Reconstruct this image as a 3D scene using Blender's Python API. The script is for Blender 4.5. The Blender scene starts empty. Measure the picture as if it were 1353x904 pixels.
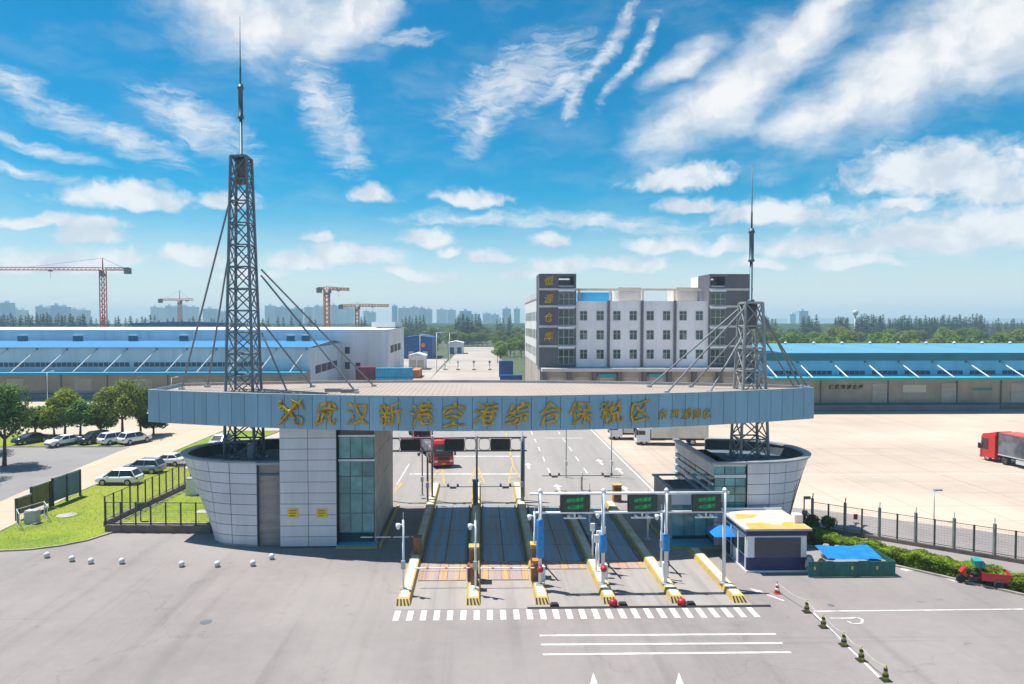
import bpy, bmesh, math, random
from mathutils import Vector, Matrix
random.seed(7)
R = math.radians
SC = bpy.context.scene
COL = SC.collection
# ---------------------------------------------------------------- camera
CAMH, FPX, PX0, PY0, HZ, YAW = 18.0, 900.0, 656.0, 452.0, 425.0, R(1.3)
PITCH = math.atan((PY0 - HZ) / FPX)
cam = bpy.data.cameras.new('camera')
camo = bpy.data.objects.new('camera', cam)
COL.objects.link(camo)
camo.location = (0, 0, CAMH)
camo.rotation_euler = (math.pi / 2 - PITCH, 0, -YAW)
cam.sensor_width = 36.0
cam.lens = 36.0 * FPX / 1353.0
cam.shift_x = (676.5 - PX0) / 1353.0
cam.clip_start, cam.clip_end = 0.5, 20000
SC.camera = camo
FW = Vector((math.sin(YAW) * math.cos(PITCH), math.cos(YAW) * math.cos(PITCH), -math.sin(PITCH)))
RT = Vector((math.cos(YAW), -math.sin(YAW), 0))
UP = RT.cross(FW)
CP = Vector((0, 0, CAMH))
def ray(px, py):
    return FW + RT * ((px - PX0) / FPX) + UP * ((PY0 - py) / FPX)
def G(px, py, z=0.0):                      # photo pixel -> point on the level plane z
    d = ray(px, py); t = (z - CAMH) / d.z
    return CP + d * t
def AY(px, py, y):                         # photo pixel -> point on the upright plane Y = y
    d = ray(px, py); return CP + d * (y / d.y)
def proj(p):
    v = Vector(p) - CP; k = FPX / v.dot(FW)
    return PX0 + v.dot(RT) * k, PY0 - v.dot(UP) * k
# ---------------------------------------------------------------- light
SUNV = Vector((-0.36, 0.16, 1.0)).normalized()      # towards the sun: high, from the left, a little behind the gate
SUN_EL = math.asin(SUNV.z); SUN_AZ = math.atan2(SUNV.x, SUNV.y)
sl = bpy.data.lights.new('sun', 'SUN'); sl.energy = 4.4; sl.angle = R(0.53); sl.color = (1.0, 0.955, 0.88)
so = bpy.data.objects.new('sun', sl); COL.objects.link(so)
so.rotation_euler = (-SUNV).to_track_quat('-Z', 'Y').to_euler(); so.location = (-30, 20, 80)
SC.view_settings.view_transform = 'Standard'; SC.view_settings.look = 'None'
SC.view_settings.exposure = 0.82; SC.view_settings.gamma = 1.0; SC.view_settings.use_curve_mapping = False
SC.render.engine = 'CYCLES'
SC.cycles.use_denoising = True
SC.cycles.max_bounces = 6; SC.cycles.diffuse_bounces = 3; SC.cycles.glossy_bounces = 3
SC.cycles.transmission_bounces = 4; SC.cycles.volume_bounces = 0; SC.cycles.transparent_max_bounces = 12
SC.cycles.caustics_reflective = False; SC.cycles.caustics_refractive = False
SC.cycles.sample_clamp_indirect = 6

# ---------------------------------------------------------------- node helper
class NT:
    def __init__(s, nt): s.nt = nt
    def node(s, t, **kw):
        n = s.nt.nodes.new(t)
        for k, v in kw.items(): setattr(n, k, v)
        return n
    def lk(s, a, b): s.nt.links.new(a, b)
    def put(s, sock, v):
        if hasattr(v, 'links'): s.lk(v, sock)
        else: sock.default_value = v
    def m(s, op, a, b=None, c=None, clamp=False):
        n = s.node('ShaderNodeMath', operation=op, use_clamp=clamp)
        s.put(n.inputs[0], a)
        if b is not None: s.put(n.inputs[1], b)
        if c is not None: s.put(n.inputs[2], c)
        return n.outputs[0]
    def v(s, op, a, b=None, c=None):
        n = s.node('ShaderNodeVectorMath', operation=op)
        s.put(n.inputs[0], a)
        if b is not None: s.put(n.inputs[1], b)
        if c is not None: s.put(n.inputs[2], c)
        return n.outputs['Value'] if op in ('LENGTH', 'DOT_PRODUCT') else n.outputs[0]
    def noise(s, vec, scale, detail=4, rough=0.55, dist=0.0):
        n = s.node('ShaderNodeTexNoise')
        s.put(n.inputs['Vector'], vec); n.inputs['Scale'].default_value = scale
        n.inputs['Detail'].default_value = detail; n.inputs['Roughness'].default_value = rough
        n.inputs['Distortion'].default_value = dist
        return n
    def ss(s, x, a, b, lo=0.0, hi=1.0):
        n = s.node('ShaderNodeMapRange', interpolation_type='SMOOTHSTEP')
        s.put(n.inputs['Value'], x); n.inputs['From Min'].default_value = a; n.inputs['From Max'].default_value = b
        n.inputs['To Min'].default_value = lo; n.inputs['To Max'].default_value = hi
        return n.outputs[0]
    def mix(s, f, a, b, mode='MIX'):
        n = s.node('ShaderNodeMix', data_type='RGBA', blend_type=mode)
        s.put(n.inputs[0], f)
        for sock, val in ((n.inputs[6], a), (n.inputs[7], b)):
            if hasattr(val, 'links'): s.lk(val, sock)
            else: sock.default_value = (*val, 1) if len(val) == 3 else val
        return n.outputs[2]
    def mapping(s, vec, loc=(0, 0, 0), rot=(0, 0, 0), scale=(1, 1, 1), typ='POINT'):
        n = s.node('ShaderNodeMapping', vector_type=typ)
        s.put(n.inputs[0], vec)
        n.inputs[1].default_value = loc; n.inputs[2].default_value = rot; n.inputs[3].default_value = scale
        return n.outputs[0]

# ---------------------------------------------------------------- sky
W = bpy.data.worlds.new('World'); SC.world = W; W.use_nodes = True
W.cycles.sampling_method = 'MANUAL'; W.cycles.sample_map_resolution = 512
W.node_tree.nodes.clear(); N = NT(W.node_tree)
sky = N.node('ShaderNodeTexSky', sky_type='NISHITA', sun_disc=False)
sky.sun_elevation = SUN_EL; sky.sun_rotation = SUN_AZ
sky.altitude = 50; sky.air_density = 1.05; sky.dust_density = 0.15; sky.ozone_density = 2.6
tc = N.node('ShaderNodeTexCoord'); DIR = tc.outputs['Generated']
sx = N.node('ShaderNodeSeparateXYZ'); N.lk(DIR, sx.inputs[0])
az = N.m('ARCTAN2', sx.outputs[0], sx.outputs[1])
hor = N.m('SQRT', N.m('ADD', N.m('MULTIPLY', sx.outputs[0], sx.outputs[0]), N.m('MULTIPLY', sx.outputs[1], sx.outputs[1])))
el = N.m('ARCTAN2', sx.outputs[2], hor)
cb = N.node('ShaderNodeCombineXYZ'); N.lk(az, cb.inputs[0]); N.lk(el, cb.inputs[1]); P = cb.outputs[0]
def warp(p, scale, amp, detail=4, zoff=0.0):
    n = N.noise(N.v('ADD', p, (3.1, 1.7, zoff)), scale, detail)
    return N.v('ADD', p, N.v('MULTIPLY', N.v('SUBTRACT', n.outputs['Color'], (0.5, 0.5, 0.5)), (amp, amp * 0.7, 0)))
Pw = warp(warp(P, 9, 0.055, 5), 34, 0.022, 5, 2.0)
def azel(px, py):
    d = ray(px, py).normalized()
    return math.atan2(d.x, d.y), math.asin(d.z)
def ell(px, py, wx, wy, deg=0.0):
    a, e = azel(px, py); k = 1 / FPX
    if deg == 0.0:
        return N.v('MULTIPLY_ADD', Pw, (1 / (wx * k), 1 / (wy * k), 0), (-a / (wx * k), -e / (wy * k), 0))
    c_, s_ = math.cos(R(deg)), math.sin(R(deg))
    u = N.m('SUBTRACT', N.v('DOT_PRODUCT', Pw, (c_ / (wx * k), s_ / (wx * k), 0)), (a * c_ + e * s_) / (wx * k))
    w = N.m('SUBTRACT', N.v('DOT_PRODUCT', Pw, (-s_ / (wy * k), c_ / (wy * k), 0)), (-a * s_ + e * c_) / (wy * k))
    q = N.node('ShaderNodeCombineXYZ'); N.lk(u, q.inputs[0]); N.lk(w, q.inputs[1])
    return q.outputs[0]
# cumulus clouds seen over the gate (centre pixel, half width, half height)
cum = [(165, 262, 85, 22), (95, 296, 60, 12), (112, 312, 48, 13), (296, 268, 42, 17), (70, 345, 90, 18), (262, 338, 60, 16), (470, 338, 90, 20),
       (392, 345, 60, 14), (488, 255, 36, 15), (622, 262, 60, 15), (562, 312, 38, 16), (646, 338, 42, 11), (724, 316, 30, 15), (330, 362, 50, 9), (560, 362, 60, 9), (690, 362, 40, 8), (1000, 352, 40, 10), (1130, 345, 60, 12), (150, 340, 45, 11), (30, 296, 30, 10), (420, 318, 30, 9), (590, 330, 24, 9), (860, 345, 36, 11), (1190, 270, 40, 10), (742, 350, 62, 13), (824, 348, 52, 13), (880, 320, 70, 15),
       (902, 232, 80, 22), (915, 268, 55, 13), (1015, 278, 85, 22), (955, 325, 40, 14), (1070, 322, 75, 22), (1240, 220, 120, 40), (1325, 245, 70, 24), (1240, 305, 130, 34), (1320, 290, 80, 30)]
dmin = None
for (x, y, wx, wy) in cum:
    q = ell(x, y + wy * 0.35, wx, wy * 1.25)
    q = N.v('MAXIMUM', q, N.v('MULTIPLY', q, (1, -2.1, 1)))
    d = N.v('LENGTH', q)
    dmin = d if dmin is None else N.m('SMOOTH_MIN', dmin, d, 0.25)
puff = N.noise(N.v('MULTIPLY', Pw, (1, 1.3, 1)), 38, 6, 0.58).outputs[0]
fc = N.m('ADD', N.m('SUBTRACT', 1.0, dmin), N.m('MULTIPLY', N.m('SUBTRACT', puff, 0.5), 1.25))
a_cum = N.m('MULTIPLY', N.ss(fc, -0.06, 0.60), 0.92)
# large sheets near the top of the view
big = [(370, 30, 130, 62, 0), (300, 5, 70, 30, 0), (470, 20, 60, 40, 20), (985, 112, 175, 48, 32), (930, 150, 90, 40, 10), (1060, 40, 130, 30, 40), (900, 82, 60, 20, 20), (1235, 65, 220, 62, 24), (1120, 135, 110, 36, 22), (1330, 20, 120, 80, 10)]
dmin = None
for (x, y, wx, wy, a) in big:
    d = N.v('LENGTH', ell(x, y, wx * 1.05, wy * 1.1, a))
    dmin = d if dmin is None else N.m('SMOOTH_MIN', dmin, d, 0.3)
soft = N.noise(N.mapping(Pw, rot=(0, 0, R(-28)), scale=(0.6, 1.5, 1)), 12, 7, 0.6).outputs[0]
a_big = N.ss(N.m('ADD', N.m('SUBTRACT', 1.0, dmin), N.m('MULTIPLY', N.m('SUBTRACT', soft, 0.5), 1.5)), -0.15, 0.85)
# cirrus streaks
cir = [(680, 110, 130, 48, 26), (632, 165, 60, 26, 62), (430, 140, 38, 90, 20), (455, 185, 30, 50, 28), (260, 165, 95, 34, -22), (140, 178, 110, 22, -16), (800, 65, 90, 14, 52),
       (835, 78, 80, 9, 56), (742, 110, 45, 22, 30), (760, 135, 20, 40, -20), (530, 55, 60, 10, 6), (20, 115, 40, 18, -14), (30, 228, 60, 8, -8), (800, 293, 170, 14, -5), (640, 290, 150, 12, 0), (1130, 285, 130, 14, 0), (60, 200, 70, 8, -10)]
cs = None
for (x, y, wx, wy, a) in cir:
    d = N.m('SUBTRACT', 1.0, N.v('LENGTH', ell(x, y, wx * 1.2, wy * 1.3, a)), clamp=True)
    cs = d if cs is None else N.m('MAXIMUM', cs, d)
stk = N.noise(N.mapping(Pw, rot=(0, 0, R(16)), scale=(1.0, 3.6, 1)), 24, 8, 0.66, 0.5).outputs[0]
a_cir = N.m('MULTIPLY', N.ss(N.m('ADD', N.m('MULTIPLY', cs, 1.0), N.m('MULTIPLY', N.m('SUBTRACT', stk, 0.5), 1.9)), 0.02, 1.15), N.m('MULTIPLY', N.ss(cs, 0.0, 0.45), 0.80))
# broken cloud over the rest of the sky dome
gen = N.noise(N.v('MULTIPLY', DIR, (1, 1, 1.7)), 3.4, 7, 0.58).outputs[0]
away = N.ss(N.v('DOT_PRODUCT', DIR, (math.sin(YAW), math.cos(YAW), 0)), 0.74, 0.60)
a_gen = N.m('MULTIPLY', N.ss(gen, 0.53, 0.68), away)
thin = N.m('MULTIPLY', N.ss(N.noise(N.mapping(Pw, scale=(1, 3, 1)), 7, 6, 0.6).outputs[0], 0.42, 0.8), 0.16)
alpha = N.m('MAXIMUM', N.m('MAXIMUM', a_cum, a_big), N.m('MAXIMUM', a_cir, N.m('MAXIMUM', a_gen, thin)))
above = N.ss(el, 0.006, 0.045)
alpha = N.m('MULTIPLY', N.m('MULTIPLY', alpha, above), 0.97)
shade = N.ss(N.noise(N.v('ADD', Pw, (0.0, 0.012, 0)), 21, 5, 0.55).outputs[0], 0.34, 0.62)
ccol = N.mix(shade, (6.0, 6.5, 7.2), (8.4, 8.45, 8.5))
hs = N.node('ShaderNodeHueSaturation'); N.lk(sky.outputs[0], hs.inputs['Color'])
hs.inputs['Saturation'].default_value = 1.95; hs.inputs['Value'].default_value = 1.0; hs.inputs['Hue'].default_value = 0.485
hzf = N.ss(el, 0.20, -0.05, 0.0, 0.92)
skb = N.mix(hzf, hs.outputs[0], (6.8, 7.7, 8.4))
skc = N.mix(alpha, skb, ccol)
bg = N.node('ShaderNodeBackground'); N.lk(skc, bg.inputs[0]); bg.inputs[1].default_value = 0.066
wo = N.node('ShaderNodeOutputWorld'); N.lk(bg.outputs[0], wo.inputs[0])

# ---------------------------------------------------------------- materials
def lin(*c):
    return tuple((x / 255 / 12.92) if x <= 10 else ((x / 255 + 0.055) / 1.055) ** 2.4 for x in c)
MATS = {}
def mk(name, col, rough=0.7, var=0.12, scale=1.2, metal=0.0, col2=None, amt=0.5, stretch=(1, 1, 1), bump=0.0, bscale=None, rnd=0.0, coord='Position', spec=0.4, fine=0.0):
    m = bpy.data.materials.new(name); m.use_nodes = True; MATS[name] = m
    n = NT(m.node_tree); b = m.node_tree.nodes['Principled BSDF']
    b.inputs['Roughness'].default_value = rough; b.inputs['Metallic'].default_value = metal
    b.inputs['Specular IOR Level'].default_value = spec
    if coord == 'Position': vec = n.node('ShaderNodeNewGeometry').outputs['Position']
    else: vec = n.node('ShaderNodeTexCoord').outputs[coord]
    vec = n.v('MULTIPLY', vec, stretch)
    nz = n.noise(vec, scale, 6, 0.62).outputs[0]
    f = n.ss(nz, 0.3, 0.7)
    c2 = col2 if col2 else tuple(c * (1 - 2 * var) for c in col)
    c1 = col if col2 else tuple(min(1, c * (1 + var)) for c in col)
    out = n.mix(n.m('MULTIPLY', f, amt * 2 if col2 is None else amt), c1, c2)
    if fine:
        fz = n.noise(vec, scale * 14, 3, 0.7).outputs[0]
        out = n.mix(1.0, out, n.mix(fz, (1 - fine,) * 3, (1 + fine,) * 3), 'MULTIPLY')
    if rnd:
        oi = n.node('ShaderNodeObjectInfo').outputs['Random']
        k = n.m('ADD', n.m('MULTIPLY', oi, 2 * rnd), 1 - rnd)
        out = n.mix(1.0, out, n.mix(0.0, (1, 1, 1), (1, 1, 1)), 'MULTIPLY')
        cbn = n.node('ShaderNodeCombineXYZ')
        for i in range(3): n.lk(k, cbn.inputs[i])
        mm = n.node('ShaderNodeMix', data_type='RGBA', blend_type='MULTIPLY'); mm.inputs[0].default_value = 1
        n.lk(out, mm.inputs[6]); n.lk(cbn.outputs[0], mm.inputs[7]); out = mm.outputs[2]
    n.lk(out, b.inputs['Base Color'])
    if bump:
        bz = n.noise(vec, bscale or scale * 10, 4, 0.6).outputs[0]
        bn = n.node('ShaderNodeBump'); bn.inputs['Strength'].default_value = bump; bn.inputs['Distance'].default_value = 0.05
        n.lk(bz, bn.inputs['Height']); n.lk(bn.outputs[0], b.inputs['Normal'])
    return m
def glassy(name, col, rough=0.08):
    m = mk(name, col, rough, 0.2, 0.6, rnd=0.25, spec=0.7); return m
def emis(name, col, s):
    m = mk(name, tuple(c * 0.3 for c in col), 0.5)
    b = m.node_tree.nodes['Principled BSDF']; b.inputs['Emission Color'].default_value = (*col, 1); b.inputs['Emission Strength'].default_value = s
    return m

def leafy(name, col, var=0.3, scale=0.9, rnd=0.2, k=0.42):
    m = mk(name, col, 0.75, var, scale, rnd=rnd); n = NT(m.node_tree); b = m.node_tree.nodes['Principled BSDF']
    tr = n.node('ShaderNodeBsdfTranslucent'); n.lk(b.inputs['Base Color'].links[0].from_socket, tr.inputs[0])
    mx = n.node('ShaderNodeMixShader'); mx.inputs[0].default_value = k; n.lk(b.outputs[0], mx.inputs[1]); n.lk(tr.outputs[0], mx.inputs[2])
    n.lk(mx.outputs[0], m.node_tree.nodes['Material Output'].inputs[0]); return m

# ---------------------------------------------------------------- mesh helpers
WL = {}
class MB:
    def __init__(s): s.v = []; s.f = []
    def add(s, vs, fs):
        o = len(s.v); s.v += [tuple(p) for p in vs]; s.f += [tuple(i + o for i in f) for f in fs]; return s
    def box(s, x0, x1, y0, y1, z0, z1):
        return s.add([(x0, y0, z0), (x1, y0, z0), (x1, y1, z0), (x0, y1, z0), (x0, y0, z1), (x1, y0, z1), (x1, y1, z1), (x0, y1, z1)],
                     [(3, 2, 1, 0), (4, 5, 6, 7), (0, 1, 5, 4), (1, 2, 6, 5), (2, 3, 7, 6), (3, 0, 4, 7)])
    def cbox(s, c, sx_, sy_, sz_): return s.box(c[0] - sx_ / 2, c[0] + sx_ / 2, c[1] - sy_ / 2, c[1] + sy_ / 2, c[2], c[2] + sz_)
    def prism(s, poly, z0, z1):
        n = len(poly); a = sum(poly[i][0] * poly[(i + 1) % n][1] - poly[(i + 1) % n][0] * poly[i][1] for i in range(n))
        if a < 0: poly = poly[::-1]
        return s.add([(p[0], p[1], z0) for p in poly] + [(p[0], p[1], z1) for p in poly],
                     [tuple(range(n - 1, -1, -1)), tuple(range(n, 2 * n))] + [(i, (i + 1) % n, (i + 1) % n + n, i + n) for i in range(n)])
    def prof(s, poly, y0, y1):          # (x,z) outline pushed along y
        n = len(poly); a = sum(poly[i][0] * poly[(i + 1) % n][1] - poly[(i + 1) % n][0] * poly[i][1] for i in range(n))
        if a < 0: poly = poly[::-1]
        return s.add([(p[0], y0, p[1]) for p in poly] + [(p[0], y1, p[1]) for p in poly],
                     [tuple(range(n)), tuple(range(2 * n - 1, n - 1, -1))] + [((i + 1) % n, i, i + n, (i + 1) % n + n) for i in range(n)])
    def bar(s, a, b, r, n=6, r2=None):
        a = Vector(a); b = Vector(b); d = (b - a).normalized(); r2 = r if r2 is None else r2
        u = d.cross(Vector((0, 0, 1)) if abs(d.z) < 0.95 else Vector((1, 0, 0))).normalized(); w = d.cross(u)
        off = math.pi / n
        vs = []
        for p, q in ((a, r), (b, r2)):
            for i in range(n):
                t = 2 * math.pi * i / n + off; vs.append(p + (u * math.cos(t) + w * math.sin(t)) * q)
        return s.add(vs, [tuple(range(n - 1, -1, -1)), tuple(range(n, 2 * n))] + [(i, (i + 1) % n, (i + 1) % n + n, i + n) for i in range(n)])
    def lathe(s, prof_, n=12, c=(0, 0, 0)):
        vs = []; fs = []
        for r, z in prof_:
            for i in range(n):
                t = 2 * math.pi * i / n; vs.append((c[0] + r * math.cos(t), c[1] + r * math.sin(t), c[2] + z))
        for k in range(len(prof_) - 1):
            for i in range(n): fs.append((k * n + i, k * n + (i + 1) % n, (k + 1) * n + (i + 1) % n, (k + 1) * n + i))
        fs.append(tuple(range(n - 1, -1, -1))); fs.append(tuple((len(prof_) - 1) * n + i for i in range(n)))
        return s.add(vs, fs)
    def flat(s, pts, z):
        n = len(pts); a = sum(pts[i][0] * pts[(i + 1) % n][1] - pts[(i + 1) % n][0] * pts[i][1] for i in range(n))
        if a < 0: pts = pts[::-1]
        return s.add([(p[0], p[1], z) for p in pts], [tuple(range(n))])
    def quad(s, a, b, c, d): return s.add([a, b, c, d], [(0, 1, 2, 3)])
    def xf(s, M): s.v = [tuple(M @ Vector(p)) for p in s.v]; return s
    def mesh(s, name, mat, smooth=False):
        me = bpy.data.meshes.new(name); me.from_pydata(s.v, [], s.f); me.materials.append(mat)
        if smooth:
            for p in me.polygons: p.use_smooth = True
        me.update(); return me
def wl(p): return WL.get(p.name, Vector((0, 0, 0))) if p else Vector((0, 0, 0))
def inst(name, me, loc, parent=None, rz=0.0):
    o = bpy.data.objects.new(name, me); COL.objects.link(o)
    o.location = Vector(loc) - wl(parent); o.rotation_euler[2] = rz
    if parent: o.parent = parent
    WL[o.name] = Vector(loc); return o
def part(name, mb, mat, parent=None, smooth=False):   # mesh given in the thing's frame; origin moved to its foot
    xs = [p[0] for p in mb.v]; ys = [p[1] for p in mb.v]; zs = [p[2] for p in mb.v]
    c = Vector(((min(xs) + max(xs)) / 2, (min(ys) + max(ys)) / 2, min(zs)))
    mb.v = [(p[0] - c.x, p[1] - c.y, p[2] - c.z) for p in mb.v]
    return inst(name, mb.mesh(name, MATS[mat] if isinstance(mat, str) else mat, smooth), c, parent)
def tag(o, label, cat, group=None):
    o['label'] = label; o['category'] = cat
    if group: o['group'] = group
    return o
def thing(name, label, cat, loc=(0, 0, 0), group=None):
    o = bpy.data.objects.new(name, None); COL.objects.link(o); o.location = loc; o.empty_display_size = 0.3
    WL[o.name] = Vector(loc); return tag(o, label, cat, group)
def struct(name, mb, mat, parent=None):
    o = part(name, mb, mat, parent)
    if parent is None: o['kind'] = 'structure'
    return o
KIDS = {}
def dup(root, loc, rz=0.0, label=None, scale=None):
    def cp(o, par):
        c = o.copy(); COL.objects.link(c); c.parent = par; WL[c.name] = Vector((0, 0, 0))
        for ch in o.children: cp(ch, c)
        return c
    r = cp(root, None); r.location = loc; r.rotation_euler[2] = rz
    if scale: r.scale = scale if hasattr(scale, '__len__') else (scale,) * 3
    if label: r['label'] = label
    return r
def place(root, loc, rz): root.location = loc; root.rotation_euler[2] = rz; return root
# ---------------------------------------------------------------- palette
mk('earth', (0.085, 0.10, 0.045), 0.95, 0.3, 0.02, col2=(0.05, 0.075, 0.03), amt=0.8)
mk('asphalt', (0.262, 0.232, 0.222), 0.9, 0.1, 0.10, col2=(0.205, 0.182, 0.177), amt=0.85, fine=0.12, bump=0.15, bscale=14)
mk('asphalt_inner', (0.31, 0.28, 0.265), 0.9, 0.1, 0.12, col2=(0.24, 0.23, 0.215), amt=0.7, fine=0.08, stretch=(1, 0.3, 1))
mk('parking_asphalt', (0.20, 0.19, 0.195), 0.9, 0.1, 0.10, col2=(0.26, 0.245, 0.235), amt=0.7, fine=0.08)
mk('yard_concrete', (0.49, 0.395, 0.315), 0.88, 0.1, 0.06, col2=(0.40, 0.325, 0.265), amt=0.9, fine=0.08, stretch=(0.3, 1, 1))
mk('lane_concrete', (0.47, 0.39, 0.29), 0.88, 0.1, 0.1, col2=(0.39, 0.33, 0.25), amt=0.7, fine=0.07)
mk('plaza_concrete', (0.33, 0.30, 0.28), 0.88, 0.1, 0.2, col2=(0.25, 0.23, 0.22), amt=0.7, fine=0.1, stretch=(1, 0.25, 1))
mk('lawn', (0.21, 0.265, 0.018), 0.95, 0.25, 0.35, col2=(0.12, 0.18, 0.014), amt=0.85, fine=0.35, bump=0.6, bscale=9)
leafy('grass_blades', (0.20, 0.26, 0.02), .3, .5, .1)
mk('kerb', (0.36, 0.33, 0.29), 0.85, 0.15, 0.8)
mk('white_paint', (0.74, 0.72, 0.69), 0.75, 0.10, 1.7, col2=(0.34, 0.31, 0.30), amt=0.75, fine=0.2)
mk('yellow_paint', (0.56, 0.38, 0.06), 0.65, 0.15, 1.5, col2=(0.36, 0.28, 0.16), amt=0.8, fine=0.25)
mk('black_paint', (0.03, 0.03, 0.03), 0.7, 0.2, 1.5)
mk('fascia', (0.235, 0.42, 0.56), 0.38, 0.06, 0.5, metal=0.2, rnd=0.06, stretch=(1, 1, 0.3))
mk('dark_joint', (0.06, 0.075, 0.09), 0.8, 0.1, 1)
mk('soffit', (0.35, 0.38, 0.40), 0.6, 0.1, 0.6)
mk('roof_sheet', (0.37, 0.305, 0.255), 0.7, 0.12, 0.25, col2=(0.31, 0.25, 0.21), amt=0.7, fine=0.06)
mk('parapet', (0.42, 0.42, 0.42), 0.7, 0.1, 0.5)
mk('gold', (0.66, 0.42, 0.04), 0.32, 0.3, 2.4, metal=0.4, col2=(0.22, 0.13, 0.02), amt=0.75)
mk('clad', (0.60, 0.63, 0.69), 0.42, 0.05, 0.4, metal=0.15, rnd=0.05, stretch=(1, 1, 0.4))
mk('clad_dark', (0.34, 0.30, 0.285), 0.6, 0.12, 0.6, stretch=(1, 1, 4))
mk('side_wall', (0.50, 0.45, 0.42), 0.7, 0.1, 0.6)
glassy('teal_glass', (0.10, 0.33, 0.35))
glassy('dark_glass', (0.02, 0.05, 0.06))
mk('roof_dark', (0.10, 0.14, 0.18), 0.8, 0.15, 0.5)
mk('coping', (0.30, 0.34, 0.38), 0.5, 0.1, 0.5, metal=0.3)
mk('tower_steel', (0.15, 0.21, 0.26), 0.5, 0.15, 1.0, metal=0.3, col2=(0.10, 0.14, 0.18), amt=0.6)
mk('tower_grey', (0.33, 0.37, 0.39), 0.5, 0.2, 1.0, metal=0.3, col2=(0.26, 0.22, 0.18), amt=0.6)
mk('mast_steel', (0.07, 0.13, 0.16), 0.5, 0.1, 1.0, metal=0.3)
mk('rod_steel', (0.17, 0.20, 0.23), 0.5, 0.25, 0.7, metal=0.2, col2=(0.26, 0.24, 0.22), amt=0.7)
mk('galv', (0.42, 0.44, 0.46), 0.45, 0.12, 1.5, metal=0.4)
mk('pole_dark', (0.15, 0.16, 0.18), 0.5, 0.1, 1.5, metal=0.2)
mk('pole_white', (0.76, 0.78, 0.80), 0.45, 0.08, 1.5)
mk('deck_steel', (0.15, 0.35, 0.52), 0.5, 0.2, 1.1, col2=(0.33, 0.21, 0.13), amt=1.0, stretch=(2.2, 0.07, 1), fine=0.3, metal=0.1)
mk('plate_grey', (0.30, 0.25, 0.27), 0.7, 0.2, 1.1, col2=(0.46, 0.30, 0.16), amt=0.7, stretch=(2.2, 0.07, 1), fine=0.3)
mk('deck_worn', (0.60, 0.33, 0.10), 0.75, 0.2, 1.1, col2=(0.24, 0.19, 0.21), amt=1.0, stretch=(2.2, 0.07, 1), fine=0.3)
mk('deck_edge', (0.18, 0.15, 0.13), 0.7, 0.2, 1)
mk('island_top', (0.66, 0.61, 0.50), 0.8, 0.12, 0.8, fine=0.1)
mk('orange_box', (0.45, 0.20, 0.045), 0.6, 0.15, 2)
mk('brown_box', (0.22, 0.10, 0.05), 0.6, 0.15, 2)
mk('blue_wrap', (0.02, 0.24, 0.62), 0.45, 0.1, 3)
mk('red_plastic', (0.40, 0.015, 0.03), 0.4, 0.1, 3)
mk('black_plastic', (0.025, 0.025, 0.03), 0.5, 0.1, 3)
mk('board_dark', (0.035, 0.06, 0.05), 0.5, 0.1, 2)
mk('board_back', (0.055, 0.06, 0.065), 0.6, 0.1, 2)
emis('led_green', (0.01, 0.36, 0.09), 0.42)
mk('office_white', (0.86, 0.84, 0.88), 0.75, 0.05, 0.12, fine=0.03)
mk('office_side', (0.70, 0.67, 0.64), 0.75, 0.05, 0.12)
mk('office_dark', (0.115, 0.115, 0.135), 0.7, 0.08, 0.3)
mk('office_pier', (0.15, 0.145, 0.165), 0.7, 0.08, 0.3)
mk('office_band', (0.58, 0.56, 0.55), 0.7, 0.08, 0.3)
mk('cream', (0.62, 0.54, 0.45), 0.75, 0.08, 0.3)
glassy('office_glass', (0.02, 0.055, 0.05)); glassy('curtain_glass', (0.16, 0.18, 0.17)); glassy('bluish_glass', (0.04, 0.09, 0.12))
mk('frame_pale', (0.55, 0.58, 0.58), 0.6, 0.05, 2)
mk('sky_blue_sheet', (0.03, 0.40, 0.72), 0.5, 0.08, 0.3)
mk('wh_roof_blue', (0.09, 0.31, 0.44), 0.5, 0.06, 0.1, stretch=(3, 0.2, 1), metal=0.1)
mk('wh_blue_left', (0.03, 0.21, 0.46), 0.5, 0.08, 0.05)
mk('wh_teal', (0.015, 0.16, 0.20), 0.6, 0.08, 0.2)
mk('wh_wall_blue', (0.26, 0.58, 0.80), 0.6, 0.06, 0.1, stretch=(3, 1, 0.2))
mk('wh_wall_pale', (0.55, 0.62, 0.70), 0.6, 0.06, 0.1, stretch=(3, 1, 0.2))
mk('wh_roof_pale', (0.66, 0.68, 0.74), 0.6, 0.06, 0.05, stretch=(3, 0.2, 1))
mk('wh_white', (0.82, 0.79, 0.80), 0.7, 0.05, 0.08, stretch=(2, 2, 0.2))
mk('awning_teal', (0.03, 0.36, 0.52), 0.5, 0.06, 0.2)
mk('awning_edge', (0.02, 0.30, 0.28), 0.5, 0.06, 0.2)
mk('wh_beige', (0.45, 0.39, 0.33), 0.8, 0.1, 0.15)
mk('wh_door', (0.52, 0.48, 0.44), 0.7, 0.08, 0.3, stretch=(1, 1, 6))
mk('dock_blue', (0.13, 0.18, 0.24), 0.8, 0.1, 0.3)
mk('strip_dark', (0.035, 0.06, 0.09), 0.3, 0.1, 0.5)
mk('strut', (0.60, 0.62, 0.64), 0.5, 0.1, 0.5)
mk('sign_dark', (0.06, 0.05, 0.06), 0.7, 0.1, 1)
mk('bark', (0.10, 0.07, 0.045), 0.95, 0.25, 2.5, stretch=(1, 1, 0.3))
leafy('leaf_dark', (0.095, 0.185, 0.024))
leafy('leaf_mid', (0.165, 0.265, 0.024), rnd=.25)
leafy('leaf_bright', (0.32, 0.40, 0.015), rnd=.15)
leafy('leaf_olive', (0.200, 0.265, 0.026), rnd=.25)
leafy('conifer', (0.042, 0.105, 0.055), .3, .3, .25)
leafy('hedge_leaf', (0.23, 0.34, 0.015), .4, 1.2, .0)
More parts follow.
